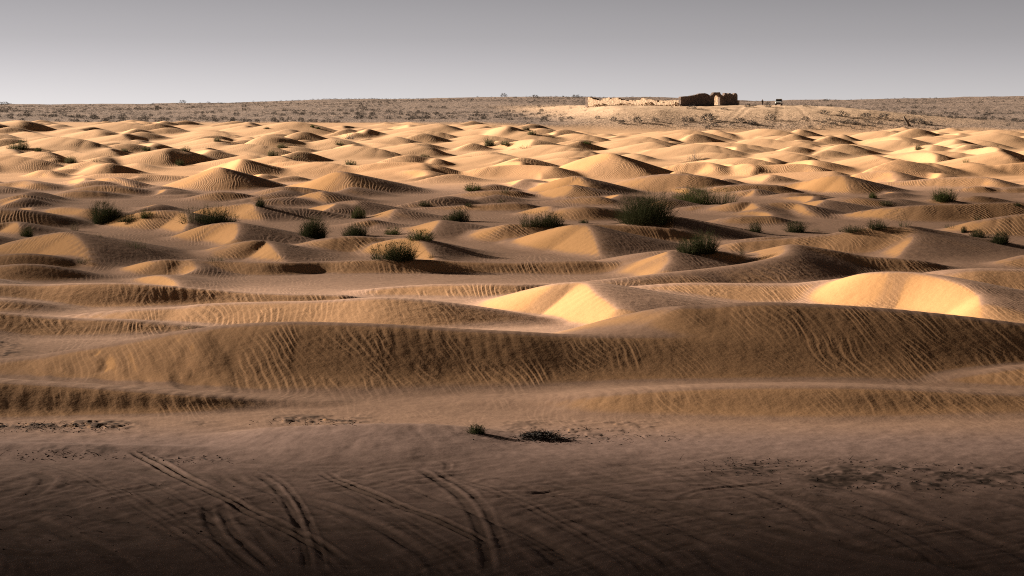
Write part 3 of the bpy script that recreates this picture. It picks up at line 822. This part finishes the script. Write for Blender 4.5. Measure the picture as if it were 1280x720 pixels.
# litter on the ground: dry stems and clods
V, Fc = [], []
def clod(V, Fc, p, s, rnd):
    b = len(V)
    for dx, dy, dz in ((1, 0, 0), (-.5, .8, 0), (-.5, -.8, 0), (0, 0, 1), (.4, .5, .5)):
        V.append((p[0] + dx * s * rnd.uniform(.6, 1.3), p[1] + dy * s * rnd.uniform(.6, 1.3), p[2] + dz * s * rnd.uniform(.4, .9)))
    Fc += [(b, b+4, b+3), (b+4, b+1, b+3), (b+1, b+2, b+3), (b+2, b, b+3), (b, b+1, b+4)]
for (x0, x1, y0, y1, n) in [(0,150,529,541,260),(340,460,524,532,90),(620,860,535,556,160),(0,140,563,575,110),(190,290,570,580,60),(860,1010,572,595,170),(1000,1280,578,615,230),(860,1280,600,680,60),(0,420,600,690,60),(1000,1100,573,578,20)]:
    for _ in range(n):
        q = px_at(min(1279, max(0, rnd.gauss((x0 + x1) / 2, (x1 - x0) * .27))), rnd.uniform(y0, y1))
        if q is None: continue
        if rnd.random() < .55: clod(V, Fc, (q[0], q[1], q[2] - .005), rnd.uniform(.012, .045), rnd)
        else: blade(V, Fc, (q[0], q[1], q[2] + .005), (rnd.uniform(-1, 1), rnd.uniform(-1, 1), rnd.uniform(0, .5)), rnd.uniform(.06, .2), .016, rnd, .5, 2)
o = link_mesh('plant_litter', V, Fc, M['litter']); tag(o, 'dark dry stems and clods scattered on the tracked sand', 'litter', kind='stuff')

# ------------------------------------------------------------------ scrub of the stony plain and the hill
def scrub_mesh(seed, n=110):
    rnd = random.Random(seed); V, Fc = [], []
    for i in range(n):
        a = rnd.uniform(0, 6.283); q = rnd.random() ** .5; zz = rnd.random()
        rad = .5 * q * math.sqrt(max(.08, 1 - (zz - .25) ** 2 * 1.5))
        p = (math.cos(a) * rad, math.sin(a) * rad, zz * .62 - .04)
        blade(V, Fc, p, (math.cos(a) + rnd.uniform(-.6, .6), math.sin(a) + rnd.uniform(-.6, .6), rnd.uniform(.2, 1.4)), rnd.uniform(.18, .36), rnd.uniform(.035, .09), rnd, .3, 2)
    return V, Fc


variants = []
for k in range(8):
    V, Fc = scrub_mesh(900 + k)
    variants.append((V, Fc))
vm = []
for k, (V, Fc) in enumerate(variants):
    m = bpy.data.meshes.new('scrub_bush'); m.from_pydata([tuple(v) for v in V], [], Fc); m.update(); m.materials.append(M['scrub']); vm.append(m)
spots = []
rnd = random.Random(77)
tries = 0
while len(spots) < 7500 and tries < 200000:
    tries += 1
    yy = 486 + (1075 - 486) * rnd.random() ** 1.15
    px = rnd.uniform(-140, 1420)
    x = (px - XH) / F * yy
    j = np.searchsorted(U, x / yy); i = np.searchsorted(Yr, yy)
    hm = hill_m[i, j]; rk = rock[i, j]
    cl = float(vnoise(x, yy, 38, 131))
    dens = rk * (.10 + 1.05 * float(sstep(.3, .68, cl)))
    if px > 1000: dens *= 1.7
    if hm > .4: dens = .16
    if HT[i, j] > .1: continue
    if rnd.random() > dens: continue
    if hm > .4 and 30 < x < 66 and 528 < yy < 575: continue      # the fort's yard
    sz = rnd.choice([.45, .6, .75, .9, 1.15]) * rnd.uniform(.8, 1.2) * (.85 if hm > .4 else 1)
    if rnd.random() < .03: sz *= 1.6
    spots.append((sz / yy, x, yy, sz, hm > .4, px))
hand = [(767,151,9,7),(777,155,9,7),(797,153,11,10),(819,152,9,6),(860,152,16,8),(885,151,20,11),(865,136,13,6),(747,148,7,5),(925,154,14,9),(940,156,10,8),(905,137,9,4),(935,134,8,6),(885,145,8,5),(963,150,14,10),(960,134,9,9),(943,156,9,6),(1007,150,10,6),(1030,143,14,7),(1054,146,16,9),(1105,148,14,9),(1062,154,18,6),(1148,155,17,9),(1160,156,12,6),(1042,156,10,5),(680,152,12,6),(702,149,8,4),(713,149,8,5),(1083,147,14,8),(720,122,9,5),(640,120,8,4),(228,129,8,5),(5,131,12,5),(630,121,8,6),(669,122,8,5)]
hs_spots = []
for (a, b, wp, hp) in hand:
    q = px_at(a, b, 400)
    if q: hs_spots.append((wp / F, q[0], q[1], wp * q[1] / F, hp * q[1] / F, a))
spots.sort(reverse=True)
NIND = 300 - len(hs_spots)
LG = {'hill': ('small dry shrub among many like it on the sandy slope below the ruined fort', 'shrubs on the fort hill'),
      'l': ('small grey-brown shrub among many like it on the stony plain left of the ruined fort', 'shrubs on the left stony plain'),
      'r': ('small grey-brown shrub among many like it on the stony plain right of the ruined fort', 'shrubs on the right stony plain')}
def put_scrub(x, y, sx, sz, key):
    o = bpy.data.objects.new('scrub_bush', vm[rnd.randrange(8)]); C.objects.link(o)
    o.location = (x, y, zat(x, y) - .04); o.rotation_euler = (0, 0, rnd.uniform(0, 6.28)); o.scale = (sx, sx, sz)
    tag(o, LG[key][0], 'shrub', LG[key][1])
for (_, x, y, sx, sh, px) in hs_spots:
    put_scrub(x, y, sx * .9, sh * 1.15, 'hill' if 690 < px < 1035 else ('l' if px < 690 else 'r'))
vis = [s_ for s_ in spots if -5 < s_[5] < 1285]
for (_, x, y, sz, hh, px) in vis[:NIND]:
    put_scrub(x, y, sz, sz * rnd.uniform(.7, 1.1), 'hill' if hh else ('l' if px < 850 else 'r'))
thin = [scrub_mesh(950 + k, 48) for k in range(6)]
indiv = set((s_[1], s_[2]) for s_ in vis[:NIND])
V, Fc = [], []
for (_, x, y, sz, hh, px) in spots:
    if (x, y) in indiv: continue
    v, f = thin[rnd.randrange(6)]; a = rnd.uniform(0, 6.28); ca, sa = math.cos(a) * sz, math.sin(a) * sz; zz = zat(x, y) - .04; b = len(V); hz_ = sz * rnd.uniform(.7, 1.1)
    V += [(x + p[0] * ca - p[1] * sa, y + p[0] * sa + p[1] * ca, zz + p[2] * hz_) for p in v]
    Fc += [tuple(k + b for k in q) for q in f]
o = link_mesh('distant_scrub', V, Fc, M['scrub']); tag(o, 'countless grey-brown shrubs covering the stony plain up to the skyline', 'scrub', kind='stuff')

# leaning dead trunk on the right plain
q = px_at(1137, 158, 400)
root = empty('dead_tree', q); tag(root, 'dark leaning dead trunk at the dune edge on the right plain', 'dead tree')
V, Fc = [], []
limb(V, Fc, [(0, 0, -.1), (-.5, 0, .9), (-1.1, .1, 1.8), (-1.5, .1, 2.5)], .42, .22)
link_mesh('trunk', V, Fc, M['wood'], root, True)
V, Fc = [], []
limb(V, Fc, [(-.7, 0, 1.2), (-.2, -.2, 1.7), (.1, -.1, 2.0)], .16, .05)
link_mesh('branch', V, Fc, M['wood'], root, True)
V, Fc = [], []
limb(V, Fc, [(-1.3, .1, 2.1), (-1.2, .3, 2.6), (-.9, .5, 2.9)], .12, .04)
link_mesh('branch', V, Fc, M['wood'], root, True)

# ------------------------------------------------------------------ ruined fort
def stone(name, c1, c2):
    g = NT(name)
    tc = g.n('ShaderNodeTexCoord').outputs['Object']
    vo = g.n('ShaderNodeTexVoronoi'); vo.inputs['Scale'].default_value = 2.6; g.l(tc, vo.inputs['Vector'])
    nz = g.noise(tc, 1.1, 4, .65)
    col = g.mix(g.ramp(nz, .35, .65), c1, c2)
    hs = g.n('ShaderNodeHueSaturation'); g.l(col, hs.inputs['Color'])
    rgb = g.n('ShaderNodeSeparateColor'); g.l(vo.outputs['Color'], rgb.inputs[0])
    g.l(g.math('ADD', g.math('MULTIPLY', rgb.outputs[0], .5), .72), hs.inputs['Value'])
    b = g.n('ShaderNodeBump'); b.inputs['Distance'].default_value = .05; b.inputs['Strength'].default_value = 1
    g.l(g.math('SUBTRACT', g.math('MULTIPLY', nz, .5), vo.outputs['Distance']), b.inputs['Height'])
    bs = g.n('ShaderNodeBsdfPrincipled'); bs.inputs['Roughness'].default_value = .95; bs.inputs['Specular IOR Level'].default_value = .1
    g.l(hs.outputs[0], bs.inputs['Base Color']); g.l(b.outputs[0], bs.inputs['Normal'])
    o = g.n('ShaderNodeOutputMaterial'); g.l(bs.outputs[0], o.inputs[0])
    return g.m


M['stone'] = stone('fort_stone_shaded', (.22, .165, .135), (.15, .115, .095))  # fort stone with the walls' shade put into a darker colour
M['stone_lit'] = stone('fort_stone_lit', (.52, .385, .27), (.46, .335, .23))  # same stone, sunlight on it put into a paler colour
DF = 534.
cx0 = (851 - XH) * DF / F; corner = Vector((cx0, DF - 2, 0))
dirL = Vector((-.735, .678, 0)); dirR = Vector((.70, .714, 0))
fort = empty('ruined_fort', (corner.x, corner.y, zat(corner.x, corner.y))); tag(fort, 'ruined stone desert fort with a gateway hole on the hilltop', 'fort ruin')
FZ = fort.location.z


def wall(name, org, dirv, samp, thick, mat):
    """samp: (distance along, underside, top) above the fort's ground; the underside steps up over an opening"""
    nrm = Vector((dirv.y, -dirv.x, 0)) * (1 if dirv.x > 0 else -1)
    V, Fc = [], []
    for (s_, b_, t_) in samp:
        for off in (0, 1):
            p = org + dirv * s_ - nrm * (thick * off) - fort.location
            V.append((p.x, p.y, b_)); V.append((p.x, p.y, t_))
    n = len(samp)
    for i in range(n - 1):
        a_, c_ = i * 4, i * 4 + 4
        if samp[i + 1][0] - samp[i][0] < 1e-6:       # a jamb: only the undersides differ
            Fc.append((a_, c_, c_ + 2, a_ + 2)); continue
        Fc += [(a_, c_, c_ + 1, a_ + 1), (a_ + 2, a_ + 3, c_ + 3, c_ + 2), (a_ + 1, c_ + 1, c_ + 3, a_ + 3), (a_, a_ + 2, c_ + 2, c_)]
    Fc += [(0, 1, 3, 2), ((n - 1) * 4, (n - 1) * 4 + 2, (n - 1) * 4 + 3, (n - 1) * 4 + 1)]
    import bmesh
    o = link_mesh(name, V, Fc, mat, fort)
    bm = bmesh.new(); bm.from_mesh(o.data); bmesh.ops.recalc_face_normals(bm, faces=bm.faces[:]); bm.to_mesh(o.data); bm.free()
    return o


def py2h(py, s_):           # height on the right wall from the photo row
    d_ = corner.y + dirR.y * s_
    return H - (py - YH) * d_ / F - FZ
def px2s(px):
    # along-wall distance on the right wall whose bearing is px
    k = (px - XH) / F
    return (k * corner.y - corner.x) / (dirR.x - k * dirR.y)
top = [(851,121),(855,120.6),(858,120.2),(862,120.3),(864,119.4),(868,119.2),(870,118.2),(872,118.4),(874,117.2),(877,116.6),(880,116.8),(881,116.4),(884,117.2),(886,118.2),(888,120.2),(890,118.4),(891.5,117.6),(892,116),(894,115.3),(897,115.6),(900,115.2),(901,117.6),(903,119.2),(904.5,120),(905.5,118.4),(906.2,116.2),(909,116.6),(910,118),(911.2,116.4),(913,116.4),(915,117.6),(917.5,118.4),(918,116.8),(920,116.3),(921.5,117.6),(922,119)]
prof = [(px2s(a), py2h(b, px2s(a))) for a, b in top]
s_end = prof[-1][0]
g0, g1 = px2s(893), px2s(900)
def ptop(s_): return float(np.interp(s_, [p_[0] for p_ in prof], [p_[1] for p_ in prof]))
ss = sorted([p_[0] for p_ in prof if not g0 <= p_[0] <= g1] + [max(0., g0 - .01)])
sam = [(s_, -1.2, ptop(s_)) for s_ in ss if s_ < g0]
sam.append((g0, -1.2, ptop(g0)))
for k in range(9):
    a = math.pi * (1 - k / 8); s_ = (g0 + g1) / 2 + math.cos(a) * (g1 - g0) / 2
    sam.append((s_, py2h(122, g0) + max(0, math.sin(a)) * .7 + .06 * math.sin(k * 5), ptop(s_)))
sam.append((g1, -1.2, ptop(g1)))
sam += [(s_, -1.2, ptop(s_)) for s_ in ss if s_ > g1]
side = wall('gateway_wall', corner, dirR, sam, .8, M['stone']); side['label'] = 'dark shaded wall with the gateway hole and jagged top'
LL = 34.
rnd = random.Random(31)
def jag(L_, h0, h1, step=.7, am=.35):
    o_ = []; s_ = 0
    while s_ < L_:
        h_ = h0 + (h1 - h0) * s_ / L_ + rnd.uniform(-am, am) + .35 * math.sin(s_ * .55 + 1); o_ += [(s_, h_), (s_ + step * .9, h_ + rnd.uniform(-.1, .1))]; s_ += step * rnd.uniform(.7, 1.4)
    return [(a_, -1.6, b_) for a_, b_ in o_ if a_ < L_] + [(L_, -1.6, h1)]
lw = wall('long_wall', corner + dirL * .02, dirL, jag(LL, 1.2, 2.3, .8, .25), 1.0, M['stone_lit']); lw['label'] = 'pale sunlit long wall crumbling towards the corner'
cR = corner + dirR * s_end; cL = corner + dirL * LL
bo = []
s_ = 0.
while s_ < LL:
    pq = cR + dirL * s_; pxx = XH + pq.x / pq.y * F
    hb = 3.0 if 890.5 < pxx < 902 else 1.5
    bo += [(s_, -1.6, hb + rnd.uniform(-.15, .15))]; s_ += .45
wall('back_wall', cR + Vector((-.05, .05, 0)), dirL, bo, 1.0, M['stone_lit'])
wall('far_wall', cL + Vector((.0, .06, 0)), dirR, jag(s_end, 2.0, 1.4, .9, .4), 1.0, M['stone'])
V, Fc = [], []
for i in range(1100):
    s_ = rnd.uniform(-1, LL); o_ = abs(rnd.gauss(0, 2.2)) + .1
    p = corner + dirL * s_ + Vector((-.678, -.735, 0)) * o_
    rs = .1 + .4 * rnd.random() ** 2
    zz = zat(p.x, p.y) - FZ + max(0, (1.1 - o_ * .5)) * (.6 + .5 * math.sin(s_ * .7)) * rnd.random()
    clod(V, Fc, (p.x - fort.location.x, p.y - fort.location.y, zz - .1), rs, rnd)
rb = link_mesh('rubble', V, Fc, M['stone_lit'], fort); rb['kind'] = 'stuff'

# ------------------------------------------------------------------ white car and driver on the hill
def box_loft(secs, mat, name, parent, smooth=False):
    """secs: list of cross-section loops (same count) joined and capped"""
    V = [v for s_ in secs for v in s_]; n = len(secs[0]); Fc = []
    for i in range(len(secs) - 1):
        for k in range(n):
            Fc.append((i * n + k, i * n + (k + 1) % n, (i + 1) * n + (k + 1) % n, (i + 1) * n + k))
    Fc.append(tuple(reversed(range(n)))); Fc.append(tuple((len(secs) - 1) * n + k for k in range(n)))
    import bmesh
    o = link_mesh(name, V, Fc, mat, parent, smooth)
    bm = bmesh.new(); bm.from_mesh(o.data); bmesh.ops.recalc_face_normals(bm, faces=bm.faces[:]); bm.to_mesh(o.data); bm.free()
    return o


M['paint'] = simple('white_paint', (.80, .80, .79), (.76, .76, .74), 2, .25, .5)
M['glass'] = simple('dark_glass', (.02, .022, .025), (.03, .03, .033), 2, .08, .6)
M['rubber'] = simple('tyre_rubber', (.02, .02, .02), (.035, .033, .03), 6, .85, .2)
M['metal'] = simple('wheel_metal', (.35, .35, .36), (.42, .42, .42), 4, .35, .5, 0, .8)
M['lamp'] = simple('lamp_glass', (.65, .66, .68), (.55, .56, .58), 4, .1, .6)
M['trim'] = simple('black_trim', (.03, .03, .03), (.045, .045, .045), 5, .6, .3)
q = px_at(974.5, 132, 400) or P(974.5, 131.5, 536)
car = empty('white_car', (q[0], q[1] + 1.5, zat(q[0], q[1] + 1.5)), math.radians(-12)); tag(car, 'white four-wheel-drive car facing us on the track beside the ruined fort', 'car')
def sec(y, w, z0, z1, ch=.1):
    return [(-w, y, z0), (-w, y, z1 - ch), (-w + ch, y, z1), (w - ch, y, z1), (w, y, z1 - ch), (w, y, z0)]
box_loft([sec(-2.3, .82, .42, .92), sec(-2.15, .90, .38, 1.04), sec(-1.0, .93, .36, 1.12), sec(1.9, .93, .36, 1.14), sec(2.3, .88, .42, 1.1)], M['paint'], 'body', car)
box_loft([sec(-1.0, .84, 1.115, 1.17, .05), sec(-.35, .76, 1.12, 1.80), sec(1.85, .76, 1.12, 1.84), sec(2.2, .84, 1.115, 1.2, .05)], M['glass'], 'window_band', car)
box_loft([sec(-.40, .77, 1.78, 1.90, .08), sec(1.9, .77, 1.80, 1.93, .08)], M['paint'], 'roof', car)
for sx in (-1, 1):
    for y in (-.38, .75, 1.85):
        box_loft([[(sx * .80, y - .05, 1.12), (sx * .80, y + .05, 1.12), (sx * .94, y + .05, 1.12), (sx * .94, y - .05, 1.12)], [(sx * .70, y - .05, 1.86), (sx * .70, y + .05, 1.86), (sx * .785, y + .05, 1.86), (sx * .785, y - .05, 1.86)]], M['paint'], 'pillar', car)
box_loft([[(-.55, -2.34, .60), (.55, -2.34, .60), (.55, -2.34, .86), (-.55, -2.34, .86)], [(-.55, -2.2, .60), (.55, -2.2, .60), (.55, -2.2, .86), (-.55, -2.2, .86)]], M['trim'], 'grille', car)
box_loft([[(-.9, -2.42, .36), (.9, -2.42, .36), (.9, -2.42, .58), (-.9, -2.42, .58)], [(-.93, -2.1, .36), (.93, -2.1, .36), (.93, -2.1, .58), (-.93, -2.1, .58)]], M['trim'], 'bumper', car)
for sx in (-1, 1):
    box_loft([[(sx * .58, -2.33, .66), (sx * .82, -2.30, .66), (sx * .82, -2.30, .86), (sx * .58, -2.33, .86)], [(sx * .58, -2.2, .66), (sx * .82, -2.15, .66), (sx * .82, -2.15, .86), (sx * .58, -2.2, .86)]], M['lamp'], 'headlight', car)
    box_loft([[(sx * .93, -.75, 1.12), (sx * 1.12, -.75, 1.12), (sx * 1.12, -.75, 1.30), (sx * .93, -.75, 1.30)], [(sx * .93, -.62, 1.12), (sx * 1.12, -.62, 1.12), (sx * 1.12, -.62, 1.30), (sx * .93, -.62, 1.30)]], M['paint'], 'wing_mirror', car)
    for y in (-1.45, 1.4):
        def disc(r, x0, x1, n=20): return [[(x, y + math.cos(2 * math.pi * k / n) * r, .38 + math.sin(2 * math.pi * k / n) * r) for k in range(n)] for x in (x0, x1)]
        wh = empty('wheel', (0, 0, 0)); wh.parent = car
        box_loft(disc(.39, sx * .72, sx * .95), M['rubber'], 'tyre', wh); box_loft(disc(.22, sx * .9, sx * .965), M['metal'], 'rim', wh)

M['skin'] = simple('skin', (.35, .22, .15), (.38, .25, .17), 5, .6)
M['cloth'] = simple('dark_cloth', (.035, .03, .03), (.05, .042, .04), 6, .9)
M['hair'] = simple('dark_hair', (.02, .016, .012), (.03, .022, .016), 20, .7)
q = px_at(953, 131.6, 400) or P(953, 131.6, 536)
person = empty('person', (q[0], q[1], zat(q[0], q[1])), .3); tag(person, 'person in dark clothes standing between the fort and the white car', 'person')
def skin_chain(name, joints, edges, mat, parent, sub=2):
    m = bpy.data.meshes.new(name); m.from_pydata([j[:3] for j in joints], edges, []); m.update(); m.materials.append(mat)
    o = bpy.data.objects.new(name, m); C.objects.link(o); o.parent = parent
    o.modifiers.new('skin', 'SKIN'); 
    if not m.skin_vertices: m.attributes.new if False else None
    for i, j in enumerate(joints):
        sv = m.skin_vertices[0].data[i]; sv.radius = (j[3], j[3]); sv.use_root = (i == 0)
    s_ = o.modifiers.new('sub', 'SUBSURF'); s_.levels = s_.render_levels = sub
    return o
J = [(0,0,.93,.14),(0,0,1.12,.13),(0,0,1.32,.155),(0,0,1.44,.10),(0,0,1.53,.055),(0,-.01,1.60,.075),(0,-.01,1.68,.09),(0,0,1.75,.06),
     (-.19,0,1.40,.065),(-.25,.02,1.14,.05),(-.25,-.05,.90,.036),(-.25,-.07,.82,.03),(.19,0,1.40,.065),(.25,.02,1.14,.05),(.25,-.05,.90,.036),(.25,-.07,.82,.03),
     (-.10,0,.86,.105),(-.11,-.01,.48,.07),(-.11,.01,.09,.045),(-.12,-.14,.035,.035),(.10,0,.86,.105),(.11,-.01,.48,.07),(.11,.01,.09,.045),(.12,-.14,.035,.035)]
E = [(0,1),(1,2),(2,3),(3,4),(4,5),(5,6),(6,7),(3,8),(8,9),(9,10),(10,11),(3,12),(12,13),(13,14),(14,15),(0,16),(16,17),(17,18),(18,19),(0,20),(20,21),(21,22),(22,23)]
fi = []
for sx, wv in ((-1, 11), (1, 15)):
    for k, (dy, ln) in enumerate(((-.03, .06), (-.012, .075), (.008, .07), (.026, .055))):
        J.append((sx * .25, -.075 + dy, .78, .010)); E.append((wv, len(J) - 1))
        J.append((sx * .247, -.085 + dy, .78 - ln, .008)); E.append((len(J) - 2, len(J) - 1))
    J.append((sx * .22, -.11, .80, .011)); E.append((wv, len(J) - 1)); J.append((sx * .215, -.13, .755, .009)); E.append((len(J) - 2, len(J) - 1))
skin_chain('body', J, E, M['skin'], person)
def tube_cloth(name, rings, mat):
    n = 16; V = []; Fc = []
    for (x, y, z_, rx, ry) in rings:
        for k in range(n):
            a = 2 * math.pi * k / n; V.append((x + math.cos(a) * rx, y + math.sin(a) * ry, z_))
    for i in range(len(rings) - 1):
        for k in range(n): Fc.append((i * n + k, i * n + (k + 1) % n, (i + 1) * n + (k + 1) % n, (i + 1) * n + k))
    return V, Fc
V, Fc = tube_cloth('shirt', [(0,0,.80,.24,.17),(0,0,1.0,.215,.16),(0,0,1.2,.225,.165),(0,0,1.36,.24,.155),(0,0,1.46,.15,.11),(0,0,1.50,.075,.07)], M['cloth'])
for sx in (-1, 1):
    b = len(V); v, f = tube_cloth('', [(sx*.17,0,1.44,.07,.085),(sx*.22,0,1.34,.085,.085),(sx*.252,.02,1.14,.075,.075),(sx*.252,-.04,.93,.06,.06)], None); V += v; Fc += [tuple(k + b for k in q_) for q_ in f]
link_mesh('shirt', V, Fc, M['cloth'], person, True)
V, Fc = [], []
for sx in (-1, 1):
    b = len(V); v, f = tube_cloth('', [(sx*.085,0,.95,.14,.15),(sx*.10,0,.80,.125,.135),(sx*.11,-.01,.48,.095,.1),(sx*.112,.005,.08,.075,.085)], None); V += v; Fc += [tuple(k + b for k in q_) for q_ in f]
link_mesh('trousers', V, Fc, M['cloth'], person, True)
V, Fc = [], []
n = 14
for i in range(6):
    a = math.pi * .5 * i / 5
    for k in range(n):
        b = 2 * math.pi * k / n; V.append((math.cos(b) * .10 * math.cos(a), .015 + math.sin(b) * .115 * math.cos(a), 1.70 + math.sin(a) * .115))
for i in range(5):
    for k in range(n): Fc.append((i * n + k, i * n + (k + 1) % n, (i + 1) * n + (k + 1) % n, (i + 1) * n + k))
link_mesh('hair', V, Fc, M['hair'], person, True)
for sx in (-1, 1):
    V, Fc = tube_cloth('', [(sx*.034,-.095,1.690,.004,.004),(sx*.034,-.098,1.695,.012,.006),(sx*.034,-.095,1.700,.004,.004)], None); link_mesh('eye', V, Fc, M['hair'], person)
V, Fc = tube_cloth('', [(0,-.10,1.655,.018,.02),(0,-.095,1.70,.008,.01)], None); link_mesh('nose', V, Fc, M['skin'], person, True)

# ------------------------------------------------------------------ unseen sheet to the left, added between the sun and the dunes for shade
HC = 130.
def transmission(gx, gy):
    px = XH + gx / np.maximum(gy, 20) * F
    n = (fbm(gx, gy * .8, 16, 201) - .5)
    gyn = gy + n * 7 * sstep(40, 60, gy)
    T = np.interp(gyn, [0, 30, 37, 41, 44.5, 48, 51, 54, 60, 66, 70, 74, 90, 95, 104, 140, 172, 190, 204, 220], [.003, .003, .012, .075, .17, .34, .58, .60, .37, .40, .62, 1., 1., .58, .43, .40, .42, .54, .95, 1.])
    T = T * np.where((gy > 66) & (gy < 130), .72 + .28 * sstep(60, 420, px), 1) 
    vig = np.clip(((px - 640) / 640) ** 2, 0, 2.2)  # darkening towards both sides shaped into the added shading sheet
    return np.clip(T * (1 - .16 * vig * (1 - sstep(200, 330, gy))), .003, 1)
nx, ny = 150, 190
gx = np.linspace(-110, 110, nx); gy = np.linspace(-60, 235, ny)
CX, CY = np.meshgrid(gx, gy)
Tm = transmission(CX, CY)
edge = sstep(-110, -85, CX) * (1 - sstep(85, 110, CX)) * sstep(-60, -35, CY) * (1 - sstep(205, 230, CY))
th_ = -np.log(np.clip(Tm, .003, 1)) * .5 * edge
kz = HC / L[2]
wx, wy = CX + L[0] * kz, CY + L[1] * kz
bul = th_ * .4 + .4
V = np.concatenate([np.stack([wx, wy, HC - bul * .5], -1).reshape(-1, 3), np.stack([wx, wy, HC + bul * .5], -1).reshape(-1, 3)])
ii, jj = np.meshgrid(np.arange(ny - 1), np.arange(nx - 1), indexing='ij'); v0 = (ii * nx + jj).ravel()
f = np.stack([v0, v0 + nx, v0 + nx + 1, v0 + 1], -1); f2 = np.stack([v0, v0 + 1, v0 + nx + 1, v0 + nx], -1) + nx * ny
rim = []
N1 = nx * ny
loop = list(range(nx)) + [k * nx + nx - 1 for k in range(1, ny)] + [(ny - 1) * nx + k for k in range(nx - 2, -1, -1)] + [k * nx for k in range(ny - 2, 0, -1)]
for a, b in zip(loop, loop[1:] + loop[:1]): rim.append((a, b, b + N1, a + N1))
m = bpy.data.meshes.new('shade_sheet'); m.from_pydata(V.tolist(), [], f.tolist() + f2.tolist() + rim); m.update()
set_attr(m, 'thickness', np.concatenate([th_.ravel(), th_.ravel()]))
g = NT('shade_sheet_mat')
al = g.math('SUBTRACT', 1., g.math('POWER', 2.718281828, g.math('MULTIPLY', g.attr('thickness'), -1.)))
df = g.n('ShaderNodeBsdfDiffuse'); df.inputs[0].default_value = (.75, .75, .77, 1)
tp = g.n('ShaderNodeBsdfTransparent'); mx = g.n('ShaderNodeMixShader'); g.l(al, mx.inputs[0]); g.l(tp.outputs[0], mx.inputs[1]); g.l(df.outputs[0], mx.inputs[2])
oo = g.n('ShaderNodeOutputMaterial'); g.l(mx.outputs[0], oo.inputs[0])
m.materials.append(g.m); m.polygons.foreach_set('use_smooth', [True] * len(m.polygons))
cl = bpy.data.objects.new('shade_sheet', m); C.objects.link(cl); cl['kind'] = 'structure'; cl['label'] = 'unseen thin sheet added to shade the foreground and middle dunes'

# ------------------------------------------------------------------ sky, sun, camera
w = bpy.data.worlds.new('World'); sc.world = w; w.use_nodes = True
nt = w.node_tree; nt.nodes.clear()
sky = nt.nodes.new('ShaderNodeTexSky'); sky.sky_type = 'NISHITA'; sky.sun_disc = False
sky.sun_elevation = SUN_EL; sky.sun_rotation = math.radians(-90) + SUN_AZ; sky.air_density = 1.; sky.dust_density = 0.; sky.altitude = 0
hs = nt.nodes.new('ShaderNodeHueSaturation'); hs.inputs['Saturation'].default_value = .04
tc = nt.nodes.new('ShaderNodeTexCoord'); sx = nt.nodes.new('ShaderNodeSeparateXYZ')
rp = nt.nodes.new('ShaderNodeValToRGB')
mul = nt.nodes.new('ShaderNodeMix'); mul.data_type = 'RGBA'; mul.blend_type = 'MULTIPLY'; mul.inputs[0].default_value = 1
bg = nt.nodes.new('ShaderNodeBackground'); bg.inputs[1].default_value = .14
ow = nt.nodes.new('ShaderNodeOutputWorld')
nt.links.new(tc.outputs['Generated'], sx.inputs[0]); nt.links.new(sx.outputs[2], rp.inputs[0])
el = rp.color_ramp.elements
el[0].position = 0.0; el[0].color = (.150, .145, .147, 1); el[1].position = 1.; el[1].color = (.013, .0106, .0094, 1)
for ps, c_ in ((.022, (.128, .123, .128)), (.053, (.100, .096, .101)), (.12, (.033, .029, .027)), (.3, (.0145, .0122, .0109))):
    e = el.new(ps); e.color = (*c_, 1)
nt.links.new(sky.outputs[0], hs.inputs['Color']); nt.links.new(hs.outputs[0], mul.inputs[6]); nt.links.new(rp.outputs[0], mul.inputs[7])
nt.links.new(mul.outputs[2], bg.inputs[0]); nt.links.new(bg.outputs[0], ow.inputs[0])

sl = bpy.data.lights.new('sun', 'SUN'); sl.energy = 4.5; sl.angle = math.radians(.5); sl.color = (1., .855, .70)
so = bpy.data.objects.new('sun', sl); C.objects.link(so); so.location = (-200, 80, 120)
so.rotation_euler = Vector(L).to_track_quat('Z', 'Y').to_euler()

cam = bpy.data.cameras.new('camera'); co_ = bpy.data.objects.new('camera', cam); C.objects.link(co_)
co_.location = (0, 0, H); co_.rotation_euler = (math.radians(90), 0, 0)
cam.sensor_width = 36; cam.lens = F / 1280 * 36; cam.shift_y = -(360 - YH) / 1280; cam.clip_start = .1; cam.clip_end = 60000
sc.camera = co_
sc.cycles.filter_width = 1.1
sc.cycles.use_denoising = False
sc.cycles.sample_clamp_indirect = 1.0
sc.view_settings.view_transform = 'Standard'; sc.view_settings.look = 'None'; sc.view_settings.exposure = 1.9; sc.view_settings.gamma = 1.
